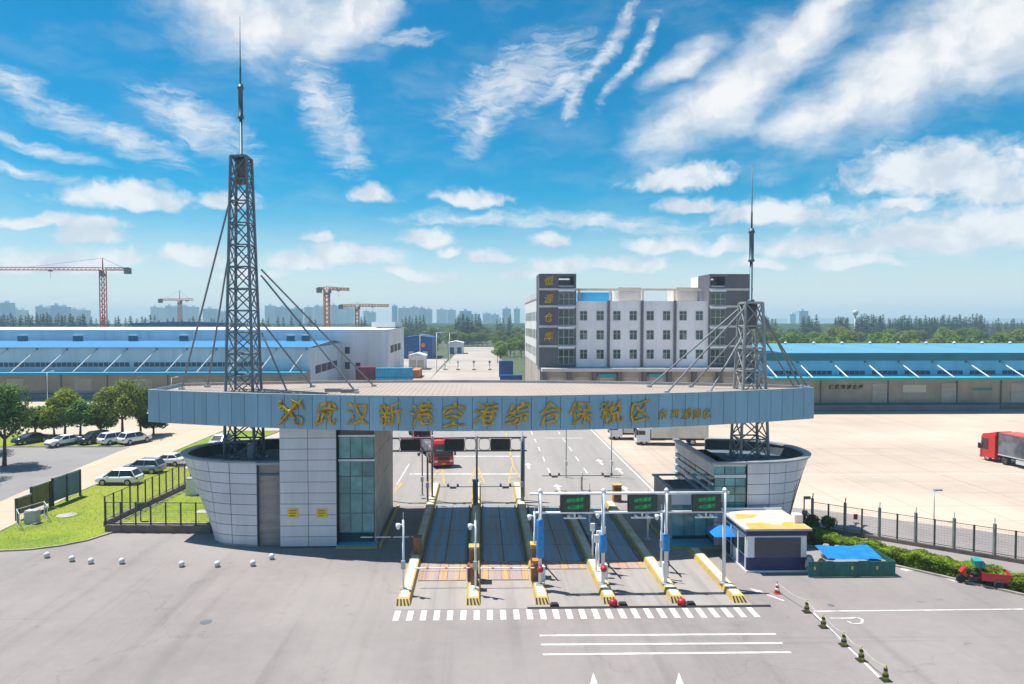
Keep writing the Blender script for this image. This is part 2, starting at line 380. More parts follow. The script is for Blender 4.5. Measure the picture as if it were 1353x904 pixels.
mk('fence_dark', (0.045, 0.055, 0.05), 0.6, 0.2, 2)
mk('wall_brown', (0.17, 0.135, 0.12), 0.85, 0.2, 0.7)
mk('post_conc', (0.20, 0.21, 0.20), 0.8, 0.15, 1.5)
mk('wire', (0.20, 0.22, 0.22), 0.5, 0.1, 2, metal=0.4)
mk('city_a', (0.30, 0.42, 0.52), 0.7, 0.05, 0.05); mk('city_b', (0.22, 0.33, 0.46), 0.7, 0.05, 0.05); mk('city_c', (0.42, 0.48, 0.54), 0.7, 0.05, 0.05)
mk('crane_red', (0.80, 0.06, 0.015), 0.6, 0.15, 0.3); mk('crane_orange', (0.90, 0.22, 0.0), 0.6, 0.15, 0.3); mk('crane_grey', (0.20, 0.17, 0.18), 0.7, 0.1, 0.3)
mk('hill', (0.10, 0.15, 0.16), 0.95, 0.15, 0.004)
mk('paint_white', (0.80, 0.80, 0.82), 0.25, 0.03, 0.5, spec=0.6); mk('paint_grey', (0.30, 0.31, 0.36), 0.25, 0.03, 0.5, metal=0.4)
mk('paint_black', (0.02, 0.025, 0.035), 0.2, 0.03, 0.5, spec=0.7); mk('paint_red', (0.58, 0.015, 0.02), 0.3, 0.06, 0.8, spec=0.6); mk('paint_silver', (0.58, 0.60, 0.64), 0.25, 0.03, 0.5, metal=0.3)
glassy('car_glass', (0.015, 0.022, 0.03))
mk('tyre', (0.022, 0.022, 0.024), 0.85, 0.1, 3); mk('rim', (0.42, 0.42, 0.44), 0.4, 0.1, 3, metal=0.6)
mk('lamp_lens', (0.75, 0.75, 0.72), 0.15, 0.05, 3); mk('tail_lens', (0.45, 0.02, 0.02), 0.2, 0.05, 3)
mk('container_white', (0.70, 0.66, 0.58), 0.6, 0.08, 0.6, rnd=0.03); mk('container_blue', (0.006, 0.075, 0.28), 0.55, 0.1, 0.4); mk('container_cyan', (0.02, 0.33, 0.58), 0.55, 0.1, 0.4); mk('container_maroon', (0.22, 0.035, 0.05), 0.6, 0.12, 0.4); mk('container_orange', (0.55, 0.20, 0.06), 0.6, 0.1, 0.4)
mk('tarp_grey', (0.045, 0.045, 0.06), 0.7, 0.2, 0.45, col2=(0.42, 0.42, 0.46), amt=0.45); mk('tarp_red', (0.62, 0.10, 0.08), 0.6, 0.1, 0.8); mk('tarp_blue', (0.01, 0.19, 0.62), 0.45, 0.12, 1.6, bump=0.4, bscale=3)
mk('chassis', (0.05, 0.05, 0.055), 0.7, 0.1, 2)
mk('booth_white', (0.76, 0.77, 0.80), 0.5, 0.04, 1); mk('booth_navy', (0.012, 0.025, 0.11), 0.4, 0.08, 1); mk('booth_shutter', (0.085, 0.08, 0.10), 0.5, 0.08, 1, stretch=(1, 1, 8)); mk('booth_roof', (0.56, 0.50, 0.45), 0.7, 0.1, 0.8); mk('rust_orange', (0.66, 0.30, 0.03), 0.8, 0.15, 1.4, col2=(0.60, 0.45, 0.25), amt=0.5)
mk('green_sheet', (0.012, 0.13, 0.115), 0.6, 0.15, 1.0); mk('junk', (0.42, 0.38, 0.34), 0.85, 0.3, 3, rnd=0.4)
mk('yellow_sign', (0.80, 0.55, 0.01), 0.5, 0.05, 1); mk('blue_board', (0.06, 0.15, 0.26), 0.4, 0.1, 0.8); mk('olive_board', (0.14, 0.13, 0.05), 0.5, 0.15, 1.0)
mk('concrete_ball', (0.66, 0.66, 0.68), 0.8, 0.1, 3)
mk('cone_yellow', (0.45, 0.42, 0.04), 0.6, 0.1, 3); mk('cone_red', (0.62, 0.06, 0.03), 0.6, 0.1, 3)
mk('road_far', (0.38, 0.33, 0.29), 0.9, 0.1, 0.05); mk('umbrella_pink', (0.60, 0.05, 0.16), 0.7, 0.15, 1)
mk('rope', (0.5, 0.47, 0.44), 0.8, 0.1, 2)

# ---------------------------------------------------------------- weathering added to the paving materials
def weather(name, lane=0.0, crack=0.0, stain=0.0, joint=0.0, cs=0.11, jx=6.0, jy=5.0, stain_col=(0.35, 0.33, 0.33), patch=0.0, patch_col=(1, 1, 1)):
    m = MATS[name]; n = NT(m.node_tree); b = m.node_tree.nodes['Principled BSDF']; out = b.inputs['Base Color'].links[0].from_socket
    pos = n.node('ShaderNodeNewGeometry').outputs['Position']
    if lane:      # rubbed wheel tracks running through the gate
        z = n.noise(n.mapping(pos, scale=(0.55, 0.018, 1)), 1.0, 5, 0.6, 0.3).outputs[0]
        out = n.mix(n.m('MULTIPLY', n.ss(z, 0.48, 0.72), lane), out, n.mix(0.45, out, (0.07, 0.065, 0.06)))
        z2 = n.noise(n.mapping(pos, rot=(0, 0, R(35)), scale=(0.02, 0.5, 1)), 1.0, 4, 0.6, 1.2).outputs[0]
        out = n.mix(n.m('MULTIPLY', n.ss(z2, 0.60, 0.70), lane * .6), out, n.mix(0.5, out, (0.08, 0.075, 0.07)))
    if patch:
        z = n.noise(pos, 0.045, 3, 0.5, 0.6).outputs[0]; out = n.mix(n.m('MULTIPLY', n.ss(z, 0.47, 0.62), patch), out, patch_col)
    if stain:
        z = n.noise(pos, 0.9, 5, 0.65).outputs[0]; z3 = n.noise(pos, 0.13, 3, 0.5).outputs[0]
        f = n.m('MULTIPLY', n.ss(z, 0.60, 0.76), n.ss(z3, 0.42, 0.62)); out = n.mix(n.m('MULTIPLY', f, stain), out, n.mix(1.0, out, stain_col, 'MULTIPLY'))
    if crack:
        w = n.noise(pos, 0.5, 4, 0.6).outputs['Color']; p2 = n.v('ADD', pos, n.v('MULTIPLY', n.v('SUBTRACT', w, (.5, .5, .5)), (3.5, 3.5, 0)))
        v = n.node('ShaderNodeTexVoronoi', feature='DISTANCE_TO_EDGE', voronoi_dimensions='2D'); n.lk(p2, v.inputs['Vector']); v.inputs['Scale'].default_value = cs
        f = n.m('MULTIPLY', n.ss(v.outputs['Distance'], 0.010, 0.003), n.ss(n.noise(pos, 0.08, 2).outputs[0], 0.42, 0.56)); out = n.mix(n.m('MULTIPLY', f, crack), out, (0.06, 0.055, 0.05))
    if joint:
        br = n.node('ShaderNodeTexBrick'); br.offset = 0; n.lk(n.mapping(pos, scale=(1 / jx, 1 / jy, 1)), br.inputs['Vector']); br.inputs['Scale'].default_value = 1.0; br.inputs['Mortar Size'].default_value = 0.012; br.inputs['Brick Width'].default_value = 1.0; br.inputs['Row Height'].default_value = 1.0
        br.inputs['Color1'].default_value = (1, 1, 1, 1); br.inputs['Color2'].default_value = (.90, .90, .90, 1); br.inputs['Mortar'].default_value = (.55, .52, .48, 1)
        out = n.mix(joint, out, br.outputs[0], 'MULTIPLY')
    n.lk(out, b.inputs['Base Color'])
weather('asphalt', lane=.55, crack=.16, stain=.6, patch=.4, patch_col=(0.30, 0.275, 0.26))
weather('asphalt_inner', lane=.45, stain=.3)
weather('plaza_concrete', lane=.8, stain=.5)
weather('yard_concrete', lane=.25, stain=.45, joint=.55, patch=.4, patch_col=(0.56, 0.47, 0.38), stain_col=(.55, .5, .45))
weather('lane_concrete', stain=.35, joint=.35, stain_col=(.6, .55, .5))
weather('parking_asphalt', stain=.5, patch=.4, patch_col=(0.28, 0.26, 0.25), crack=.2)
weather('lawn', patch=.45, patch_col=(0.28, 0.28, 0.03), stain=.5, stain_col=(.8, .62, .5))
weather('roof_sheet', stain=.6, stain_col=(.6, .52, .46))
for nm in ('wh_roof_blue', 'wh_blue_left', 'wh_wall_blue', 'wh_wall_pale', 'wh_white', 'office_white', 'wh_beige', 'clad', 'fascia'):
    m = MATS[nm]; n = NT(m.node_tree); b = m.node_tree.nodes['Principled BSDF']; out = b.inputs['Base Color'].links[0].from_socket
    pos = n.node('ShaderNodeNewGeometry').outputs['Position']; far = nm.startswith(('wh', 'off'))
    z = n.noise(n.mapping(pos, scale=((.5, .5, .03) if far else (2.2, 2.2, .12))), 1.0, 5, .65).outputs[0]
    out = n.mix(n.m('MULTIPLY', n.ss(z, .45, .75), .5 if far else .28), out, n.mix(1.0, out, (.66, .63, .60), 'MULTIPLY')); n.lk(out, b.inputs['Base Color'])
# ---------------------------------------------------------------- ground and paving
struct('ground', MB().flat([(-6000, -300), (6000, -300), (6000, 9000), (-6000, 9000)], -0.06), 'earth')
FORE = struct('forecourt_road', MB().flat([(-130, -40), (130, -40), (130, 66), (-130, 66)], 0.0), 'asphalt')
struct('inner_road', MB().flat([(-30, 66.0), (19, 66.0), (19, 150), (10, 150), (10, 205), (-16, 205), (-16, 150), (-30, 150)], 0.0), 'asphalt_inner')
YD = [G(1074, 673), G(1352, 709), G(1500, 726)]
yard = [(18.7, 66.0), (YD[0].x - 6, 66.0), (YD[0].x, YD[0].y), (YD[1].x, YD[1].y), (YD[2].x, YD[2].y), (190, 60), (190, 134), (18.7, 134)]
struct('concrete_yard', MB().flat(yard, 0.008), 'yard_concrete')
struct('yard_back', MB().flat([(19.0, 133), (190, 133), (190, 170), (19.0, 170)], -0.004), 'yard_concrete')
struct('yard_side_road', MB().flat([(19.0, 66.001), (130, 66.001), (130, 90), (19.0, 90)], 0.003), 'asphalt')
struct('apron', MB().flat([(-160, 66), (-30.0, 66), (-30.0, 200), (-160, 200)], -0.012), 'lane_concrete')
struct('car_park', MB().flat([(-160, 60), (-47.5, 60.0), (-49.5, 84), (-50.3, 98.3), (-160, 98.8)], 0.004), 'parking_asphalt')
LN = [(-41.5, 40), (-40.6, 50), (-42.6, 72), (-42.6, 118), (-50.6, 118), (-50.2, 95), (-49.5, 84), (-46.2, 63), (-45, 40)]
struct('drive_lane', MB().flat(LN, 0.012), 'lane_concrete')
struct('far_road', MB().flat([(-16, 205.0), (10, 205.0), (9, 480), (-13, 480)], 0.02), 'road_far')
struct('loading_apron', MB().flat([(-60, 160), (-16, 160), (-16, 330), (-60, 330)], 0.0), 'road_far')

# lawns, each with a kerb
def lawn(name, pts, z, label_kids=True, dens=22):
    o = struct(name, MB().prism([(p[0], p[1]) for p in pts], -0.03, z), 'lawn')
    kb = MB(); n = len(pts)
    for i in range(n):
        a = Vector((pts[i][0], pts[i][1], 0)); b = Vector((pts[(i + 1) % n][0], pts[(i + 1) % n][1], 0)); d = (b - a)
        if d.length < 0.2: continue
        t = d.normalized(); nrm = Vector((t.y, -t.x, 0)); k = max(1, int(d.length / 1.0))
        for j in range(k):
            p0 = a + d * (j / k) + t * 0.01; p1 = a + d * ((j + 1) / k) - t * 0.01
            kb.prism([p0 - nrm * 0.07, p1 - nrm * 0.07, p1 + nrm * 0.07, p0 + nrm * 0.07], -0.02, z + 0.05)
    k = part('kerb_stones', kb, 'kerb', o); k['kind'] = 'stuff'
    # short blades
    xs = [p[0] for p in pts]; ys = [p[1] for p in pts]; g = MB()
    def inside(x, y):
        c = False
        for i in range(n):
            x1, y1 = pts[i][0], pts[i][1]; x2, y2 = pts[i - 1][0], pts[i - 1][1]
            if (y1 > y) != (y2 > y) and x < (x2 - x1) * (y - y1) / (y2 - y1) + x1: c = not c
        return c
    for _ in range(int((max(xs) - min(xs)) * (max(ys) - min(ys)) * dens)):
        x = random.uniform(min(xs), max(xs)); y = random.uniform(min(ys), max(ys))
        if not inside(x, y): continue
        h = random.uniform(0.02, 0.06); a = random.uniform(0, 6.28); w = random.uniform(0.03, 0.07)
        g.add([(x - w * math.cos(a), y - w * math.sin(a), z - 0.01), (x + w * math.cos(a), y + w * math.sin(a), z - 0.01), (x + random.uniform(-.08, .08), y + random.uniform(-.08, .08), z + h)], [(0, 1, 2)])
    gg = part('grass', g, 'grass_blades', o); gg['kind'] = 'stuff'
    return o
def gxy(px, py): p = G(px, py); return (p.x, p.y)
lawn('front_lawn', [(-44, 50), gxy(0, 729), gxy(40, 727), gxy(80, 722), gxy(115, 715), gxy(150, 704), gxy(137, 693), gxy(146, 685), gxy(200, 661), gxy(252, 637), gxy(268, 628), (-36.5, 84), (-42.4, 84), (-42.4, 73), (-40.8, 55)], 0.07)
lawn('fenced_lawn', [gxy(152, 693), gxy(278, 693), gxy(281, 668), gxy(254, 645)], 0.10, dens=18)
lawn('tree_lawn', [(-110, 99), (-51.5, 98.5), (-51.5, 108), (-110, 112)], 0.08, dens=5)
lawn('lane_verge', [(-42.4, 88), (-36.5, 88), (-33, 112), (-42.4, 112)], 0.07, dens=8)
# ---------------------------------------------------------------- lettering
def text_mesh(txt, h, depth, bold=0.0, shear=0.0, wob=0.0, seed=0):
    cu = bpy.data.curves.new('lettering', 'FONT'); cu.body = txt; cu.size = 1.0; cu.align_x = 'CENTER'; cu.resolution_u = 3
    cu.offset = bold; cu.extrude = depth / 2 / h; cu.shear = shear
    ob = bpy.data.objects.new('lettering', cu); COL.objects.link(ob)
    bpy.context.view_layer.update()
    me = bpy.data.meshes.new_from_object(ob.evaluated_get(bpy.context.evaluated_depsgraph_get()))
    bpy.data.objects.remove(ob); bpy.data.curves.remove(cu)
    mb = MB(); mb.v = [tuple(v.co) for v in me.vertices]; mb.f = [tuple(p.vertices) for p in me.polygons]
    bpy.data.meshes.remove(me)
    xs = [p[0] for p in mb.v]; ys = [p[1] for p in mb.v]
    cx, cy, s = (min(xs) + max(xs)) / 2, (min(ys) + max(ys)) / 2, h / (max(ys) - min(ys))
    rs = random.Random(seed); a, b, c = rs.uniform(0, 6), rs.uniform(0, 6), rs.uniform(0, 6)
    out = []
    for x, y, z in mb.v:
        x = (x - cx) * s; y = (y - cy) * s; z = z * s
        x2 = x + wob * math.sin(y / h * 5 + a) + 0.12 * y * rs.choice([1]) ; y2 = y + wob * math.sin(x / h * 5 + b) + 0.10 * x + wob * 0.5 * math.sin((x + y) / h * 11 + c)
        out.append((x2, -z, y2))          # lies in the XZ plane, facing -Y
    mb.v = out; return mb
from mathutils import noise as mnoise
def brush_mesh(ch, h, depth, seed, w=1.0):      # a character with uneven, brush written strokes
    cu = bpy.data.curves.new('lettering', 'FONT'); cu.body = ch; cu.resolution_u = 3
    ob = bpy.data.objects.new('lettering', cu); COL.objects.link(ob); bpy.context.view_layer.update()
    me = bpy.data.meshes.new_from_object(ob.evaluated_get(bpy.context.evaluated_depsgraph_get()))
    bpy.data.objects.remove(ob); bpy.data.curves.remove(cu)
    bm = bmesh.new(); bm.from_mesh(me); bpy.data.meshes.remove(me)
    bmesh.ops.remove_doubles(bm, verts=bm.verts, dist=1e-4)
    bmesh.ops.subdivide_edges(bm, edges=[e for e in bm.edges if e.is_boundary and e.calc_length() > .12], cuts=3)
    bmesh.ops.triangulate(bm, faces=bm.faces)
    xs = [v.co.x for v in bm.verts]; ys = [v.co.y for v in bm.verts]; cx, cy = (min(xs) + max(xs)) / 2, (min(ys) + max(ys)) / 2; S = max(ys) - min(ys)
    mv = {}
    for e in bm.edges:
        if not e.is_boundary: continue
        a_, b_ = e.verts; d = b_.co - a_.co; nn = Vector((d.y, -d.x, 0)).normalized(); c = e.link_faces[0].calc_center_median()
        if (c - a_.co).dot(nn) > 0: nn = -nn
        for v in e.verts: mv[v] = mv.get(v, Vector((0, 0, 0))) + nn
    for v, nn in mv.items():
        nn = nn.normalized(); p = v.co; k = .013 + .026 * mnoise.noise(Vector((p.x * 4.5 + seed * 3.3, p.y * 4.5, seed)))
        mv[v] = Vector((nn.x * k * 1.35, nn.y * k * .8, 0)) * w * S
    for v, d in mv.items(): v.co += d
    r = bmesh.ops.extrude_face_region(bm, geom=list(bm.faces)); nv = [g for g in r['geom'] if isinstance(g, bmesh.types.BMVert)]
    for v in nv: v.co.z += depth / h * S
    bmesh.ops.recalc_face_normals(bm, faces=bm.faces)
    mb = MB(); bm.verts.index_update(); q = h / S
    for v in bm.verts:
        x, y, z = (v.co.x - cx) / S, (v.co.y - cy) / S, v.co.z / S
        x2 = x * .98 + .05 * math.sin(y * 5 + seed) + .06 * y; y2 = y + .10 * x + .045 * math.sin(x * 6 + seed * 1.7) - .05 * x * x
        mb.v.append((x2 * h, -z * h, y2 * h))
    mb.f = [tuple(v.index for v in f.verts) for f in bm.faces]; bm.free(); return mb
# ---------------------------------------------------------------- gate canopy
ZT, ZB = 12.3, 9.65
pa, pb, pc = G(195, 515.5, ZT), G(610, 524, ZT), G(1076, 512.5, ZT)
def fitq(p, q, r):
    M = Matrix(((p.x ** 2, p.x, 1), (q.x ** 2, q.x, 1), (r.x ** 2, r.x, 1))); return M.inverted() @ Vector((p.y, q.y, r.y))
QF = fitq(pa, pb, pc)
def YF(x): return QF[0] * x * x + QF[1] * x + QF[2]
ba, bb_, bc = G(253, 505.5, ZT), G(640, 501.5, ZT), G(1050, 508.5, ZT)
QB = fitq(ba, bb_, bc)
def YB(x): return QB[0] * x * x + QB[1] * x + QB[2]
XL, XR = pa.x, pc.x
CAN = thing('gate_canopy', 'long curved blue grey gate canopy carrying gold Chinese characters', 'canopy', ((XL + XR) / 2, YF(0), ZB))
NP = 50
xs_ = [XL + (XR - XL) * i / NP for i in range(NP + 1)]
core = MB(); n = NP + 1
vs = []
for x in xs_: vs += [(x, YF(x) + 0.10, ZB + 0.04), (x, YF(x) + 0.10, ZT - 0.06), (x, YF(x) + 0.35, ZB + 0.04), (x, YF(x) + 0.35, ZT - 0.06)]
fs = []
for i in range(NP):
    a = 4 * i; b = a + 4
    fs += [(a, b, b + 1, a + 1), (a + 1, b + 1, b + 3, a + 3), (a + 2, a + 3, b + 3, b + 2), (a, a + 2, b + 2, b)]
fs += [(0, 1, 3, 2), (4 * NP, 4 * NP + 2, 4 * NP + 3, 4 * NP + 1)]
core.add(vs, fs); part('fascia_core', core, 'dark_joint', CAN)
for i in range(NP):
    p = Vector((xs_[i], YF(xs_[i]), 0)); q = Vector((xs_[i + 1], YF(xs_[i + 1]), 0)); t = (q - p).normalized(); nn = Vector((-t.y, t.x, 0))
    p += t * 0.018; q -= t * 0.018
    m = MB().prism([p, q, q + nn * 0.07, p + nn * 0.07], ZB, ZT)
    part('fascia_panel', m, 'fascia', CAN)
# end panels and back edge
for xe, s in ((XL, -1), (XR, 1)):
    y0, y1 = YF(xe), YB(xe)
    k = 4
    for j in range(k):
        a = y0 + 0.12 + (y1 - y0 - 0.12) * j / k; b = y0 + 0.12 + (y1 - y0 - 0.12) * (j + 1) / k - 0.03
        part('end_panel', MB().box(xe - 0.04, xe + 0.04, a, b, ZB, ZT), 'fascia', CAN)
bk = MB()
for i in range(NP):
    x0, x1 = xs_[i], xs_[i + 1]
    bk.add([(x0, YB(x0), ZB + .5), (x1, YB(x1), ZB + .5), (x1, YB(x1), ZT - 0.05), (x0, YB(x0), ZT - 0.05), (x0, YB(x0) - .18, ZB + .5), (x1, YB(x1) - .18, ZB + .5), (x1, YB(x1) - .18, ZT - 0.05), (x0, YB(x0) - .18, ZT - 0.05)],
           [(1, 0, 3, 2), (4, 5, 6, 7), (3, 7, 6, 2), (0, 1, 5, 4)])
part('back_parapet', bk, 'parapet', CAN)
def sheet(z0, z1, inset=0.3):
    m = MB(); vs = []; fs = []
    for x in xs_: vs += [(x, YF(x) + inset, z0), (x, YB(x) - 0.1, z0), (x, YF(x) + inset, z1), (x, YB(x) - 0.1, z1)]
    for i in range(NP):
        a = 4 * i; b = a + 4
        fs += [(a, a + 1, b + 1, b), (a + 2, b + 2, b + 3, a + 3), (a, b, b + 2, a + 2), (a + 1, a + 3, b + 3, b + 1)]
    fs += [(0, 2, 3, 1), (4 * NP, 4 * NP + 1, 4 * NP + 3, 4 * NP + 2)]
    return m.add(vs, fs)
part('roof_sheet', sheet(11.85, 12.0), 'roof_sheet', CAN)
part('soffit', sheet(ZB + 0.06, ZB + 0.16, 0.36), 'soffit', CAN)
rb = MB(); x = XL + 0.3
while x < XR - 0.2:
    rb.box(x - 0.03, x + 0.03, YF(x) + 0.4, YB(x) - 0.2, 11.99, 12.018); x += 0.45
o = part('roof_seams', rb, 'roof_sheet', CAN); o['kind'] = 'stuff'
fl = MB()
for i in range(NP):
    x0, x1 = xs_[i], xs_[i + 1]
    fl.add([(x0, YF(x0) - .02, ZT), (x1, YF(x1) - .02, ZT), (x1, YF(x1) + .36, ZT), (x0, YF(x0) + .36, ZT), (x0, YF(x0) - .02, ZT + .04), (x1, YF(x1) - .02, ZT + .04), (x1, YF(x1) + .36, ZT + .04), (x0, YF(x0) + .36, ZT + .04)],
           [(4, 5, 6, 7), (0, 1, 5, 4), (2, 3, 7, 6), (3, 2, 1, 0)])
part('coping', fl, 'coping', CAN)
for (px, py) in ((441, 516), (462, 517)):        # small roof hatches
    p = G(px, py, 12.1); part('roof_vent', MB().box(p.x - .7, p.x + .7, p.y - .35, p.y + .35, 12.0, 12.3), 'clad_dark', CAN)
def arcx(px):
    x = (px - 656) * 53 / 900 + 1.2
    for _ in range(12): x += (px - proj((x, YF(x), 11))[0]) * 0.055
    return x
def on_fascia(px, py):
    x = arcx(px); y = YF(x); p = AY(px, py, y)
    return Vector((x, y, p.z)), math.atan(2 * QF[0] * x + QF[1])
chars = list(zip('武汉新港空港综合保税区', [431, 473, 516, 558, 600, 642, 684, 726, 767, 808, 846], [546.5, 547, 547, 547, 547.5, 547, 546.5, 546, 545.5, 544.5, 543], [1.74] * 10 + [1.5]))
chars += list(zip('东西湖园区', [876, 891.5, 906.5, 921.5, 935], [547.5, 547.3, 547, 546.8, 546.5], [0.84, .68, .84, .74, .68]))
for i, (c, px, py, h) in enumerate(chars):
    p, a = on_fascia(px, py)
    mb = brush_mesh(c, h, 0.14 if h > 1 else .08, i + 1, 1.0 if h > 1 else .35)
    mb.xf(Matrix.Translation(p + Vector((0.0, -0.01, 0))) @ Matrix.Rotation(a, 4, 'Z'))
    part('character', mb, 'gold', CAN)
# crossed key and winged staff emblem
p, a = on_fascia(384, 544.5)
em = MB()
def eb(x0, z0, x1, z1, r, r2=None): em.bar((x0, 0, z0), (x1, 0, z1), r, 6, r2)
eb(-0.95, -0.95, 0.62, 0.75, 0.10, 0.13); eb(-0.95, 0.70, 0.42, -0.42, 0.13, 0.10)
for i in range(14):                                                     # ring of the key
    t0, t1 = 2 * math.pi * i / 14, 2 * math.pi * (i + 1) / 14
    eb(0.68 + 0.34 * math.cos(t0), -0.66 + 0.34 * math.sin(t0), 0.68 + 0.34 * math.cos(t1), -0.66 + 0.34 * math.sin(t1), 0.08)
eb(-0.72, 0.52, -0.92, 0.24, 0.11); eb(-0.50, 0.34, -0.68, 0.08, 0.10); eb(-0.95, 0.72, -0.72, 0.86, 0.10)   # key bits
for k in range(5):                                                      # wings
    eb(0.62, 0.72, 0.10 + 0.02 * k, 0.98 - 0.13 * k, 0.075, 0.04); eb(0.66, 0.72, 0.98 + 0.05 * k, 0.98 - 0.20 * k, 0.075, 0.04)
for k in range(10):                                                     # coiled snakes
    t0, t1 = k / 10, (k + 1) / 10
    def sn(t, s): return (-0.75 + 1.25 * t - s * 0.17 * math.sin(t * 9.4), -0.75 + 1.35 * t + s * 0.17 * math.sin(t * 9.4))
    for s in (1, -1): eb(*sn(t0, s), *sn(t1, s), 0.045)
em.xf(Matrix.Translation(p + Vector((0, -0.14, 0))) @ Matrix.Rotation(a, 4, 'Z'))
part('emblem', em, 'gold', CAN)

# ---------------------------------------------------------------- gate pavilions
def hullpt(cx, cy, s, at, ab, bt, bbm, ztop, phi, z, off=0.0):
    k = z / ztop; g_ = min(1.0, max(0.0, (phi - R(6)) / R(62))); g_ = g_ * g_ * (3 - 2 * g_); a = at - (at - ab) * (1 - k) * g_ + off; b = bbm + (bt - bbm) * k + off
    sp, cp_ = math.sin(phi), math.cos(phi); e = 0.86
    return Vector((cx + s * a * abs(sp) ** e * (1 if sp >= 0 else -1), cy - b * abs(cp_) ** e * (1 if cp_ >= 0 else -1), z))
def hull(par, cx, cy, s, at, ab, bt, bbm, ztop, ph0, ph1, step, rows):
    A = (cx, cy, s, at, ab, bt, bbm, ztop)
    def surf(p0, p1, z0, z1, off, th, sub=4):
        vs, fs = [], []
        for i in range(sub + 1):
            ph = p0 + (p1 - p0) * i / sub
            for (z, of) in ((z0, off), (z1, off), (z0, off - th), (z1, off - th)): vs.append(hullpt(*A, ph, z, of))
        for i in range(sub):
            a = 4 * i; b = a + 4
            fs += [(a, b, b + 1, a + 1), (a + 1, b + 1, b + 3, a + 3), (a + 2, a + 3, b + 3, b + 2), (a, a + 2, b + 2, b)]
        fs += [(0, 1, 3, 2), (4 * sub, 4 * sub + 2, 4 * sub + 3, 4 * sub + 1)]
        if s < 0: fs = [f[::-1] for f in fs]
        return MB().add(vs, fs)
    part('wall_core', surf(ph0, ph1, 0.0, ztop - 0.05, -0.04, 0.25, 24), 'dark_joint', par)
    n = max(1, round((ph1 - ph0) / step)); dz = ztop / rows
    for i in range(n):
        for j in range(rows):
            g = R(0.22)
            part('cladding_panel', surf(ph0 + (ph1 - ph0) * i / n + g, ph0 + (ph1 - ph0) * (i + 1) / n - g, j * dz + 0.025 + (0.1 if j == 0 else 0), (j + 1) * dz - 0.02, 0.0, 0.05, 3), 'clad', par)
    part('coping', surf(ph0, ph1, ztop, ztop + 0.14, 0.12, 0.55, 24), 'coping', par)
    part('plinth', surf(ph0, ph1, 0.0, 0.12, 0.06, 0.2, 24), 'kerb', par)
    rf = MB(); pts = [hullpt(*A, ph0 + (ph1 - ph0) * i / 24, ztop - 0.9, -0.25) for i in range(25)]
    rf.prism([(p.x, p.y) for p in pts] + ([(cx, pts[-1].y), (cx, pts[0].y)] if abs(pts[0].x - cx) > 0.05 else []), ztop - 1.05, ztop - 0.9)
    part('roof', rf, 'roof_dark', par)
    return A
# left: tall clad pillar, glass hall, boat shaped wing
YPL = 54.05
xl, xm, xr = AY(370, 700, YPL).x, AY(445, 700, YPL).x, AY(494, 700, YPL).x
LP = thing('gate_pavilion', 'grey panelled pavilion with tall pillar, green glass hall and two yellow signs', 'building', (xl, YPL, 0))
dz = ZB / 11.0
part('pillar_core', MB().box(xl + 0.06, xm - 0.06, YPL + 0.06, 66.0, 0, ZB - 0.02), 'dark_joint', LP)
pw = (xm - xl) / 2
for i in range(2):
    for j in range(11):
        part('cladding_panel', MB().box(xl + i * pw + 0.02, xl + (i + 1) * pw - 0.02, YPL, YPL + 0.05, j * dz + 0.02 + (.1 if j == 0 else 0), (j + 1) * dz - 0.02), 'clad', LP)
for k in range(5):                                                     # pillar's left flank above the wing
    for j in range(7, 11):
        part('cladding_panel', MB().box(xl, xl + 0.05, YPL + 0.07 + k * 2.3, YPL + 2.33 + k * 2.3, j * dz + 0.02, (j + 1) * dz - 0.02), 'clad', LP)
for px in (387, 425):
    q = AY(px, 678, YPL - 0.03); sg = part('yellow_sign', MB().box(q.x - .42, q.x + .42, YPL - .045, YPL - .005, q.z - .36, q.z + .36), 'yellow_sign', LP)
    mm = MB()
    for r_ in range(3): mm.box(q.x - .28, q.x + .28 - .12 * (r_ == 2), YPL - .055, YPL - .046, q.z + .16 - r_ * .2, q.z + .22 - r_ * .2)
    part('printed_lines', mm, 'wall_brown', sg)
# glass hall
YGL = YPL + 0.7
part('hall_core', MB().box(xm + 0.05, xr - 0.12, YGL + 0.12, 66.0, 0, ZB - 0.03), 'dark_glass', LP)
gz = [0.95, 2.55, 4.15, 5.55, 6.75]; gx = [xm + 0.03 + (xr - xm - 0.1) * k / 3 for k in range(4)]
for j in range(4):
    for i in range(3):
        part('glass_pane', MB().box(gx[i] + .03, gx[i + 1] - .03, YGL, YGL + .05, gz[j] + .03, gz[j + 1] - .03), 'teal_glass', LP)
mu = MB()
for x in gx[1:3]: mu.box(x - .03, x + .03, YGL - .02, YGL + .06, gz[0], gz[-1])
for z in gz[1:-1]: mu.box(gx[0], gx[3], YGL - .015, YGL + .055, z - .03, z + .03)
part('mullions', mu, 'roof_dark', LP)
for z in (6.78, 8.75): part('white_band', MB().box(xm + 0.03, xr, YGL - .12, YGL + .1, z, z + .16), 'pole_white', LP)
for i in range(3): part('glass_pane', MB().box(gx[i] + .03, gx[i + 1] - .03, YGL + .02, YGL + .06, 7.0, 8.7), 'teal_glass', LP)
part('base_step', MB().box(xm + 0.02, xr + 0.25, YGL - 0.9, YGL + 0.1, 0, 0.22), 'awning_teal', LP)
part('step_edge', MB().box(xm + 0.0, xr + 0.45, YGL - 1.1, YGL - 0.91, 0, 0.14), 'yellow_paint', LP)
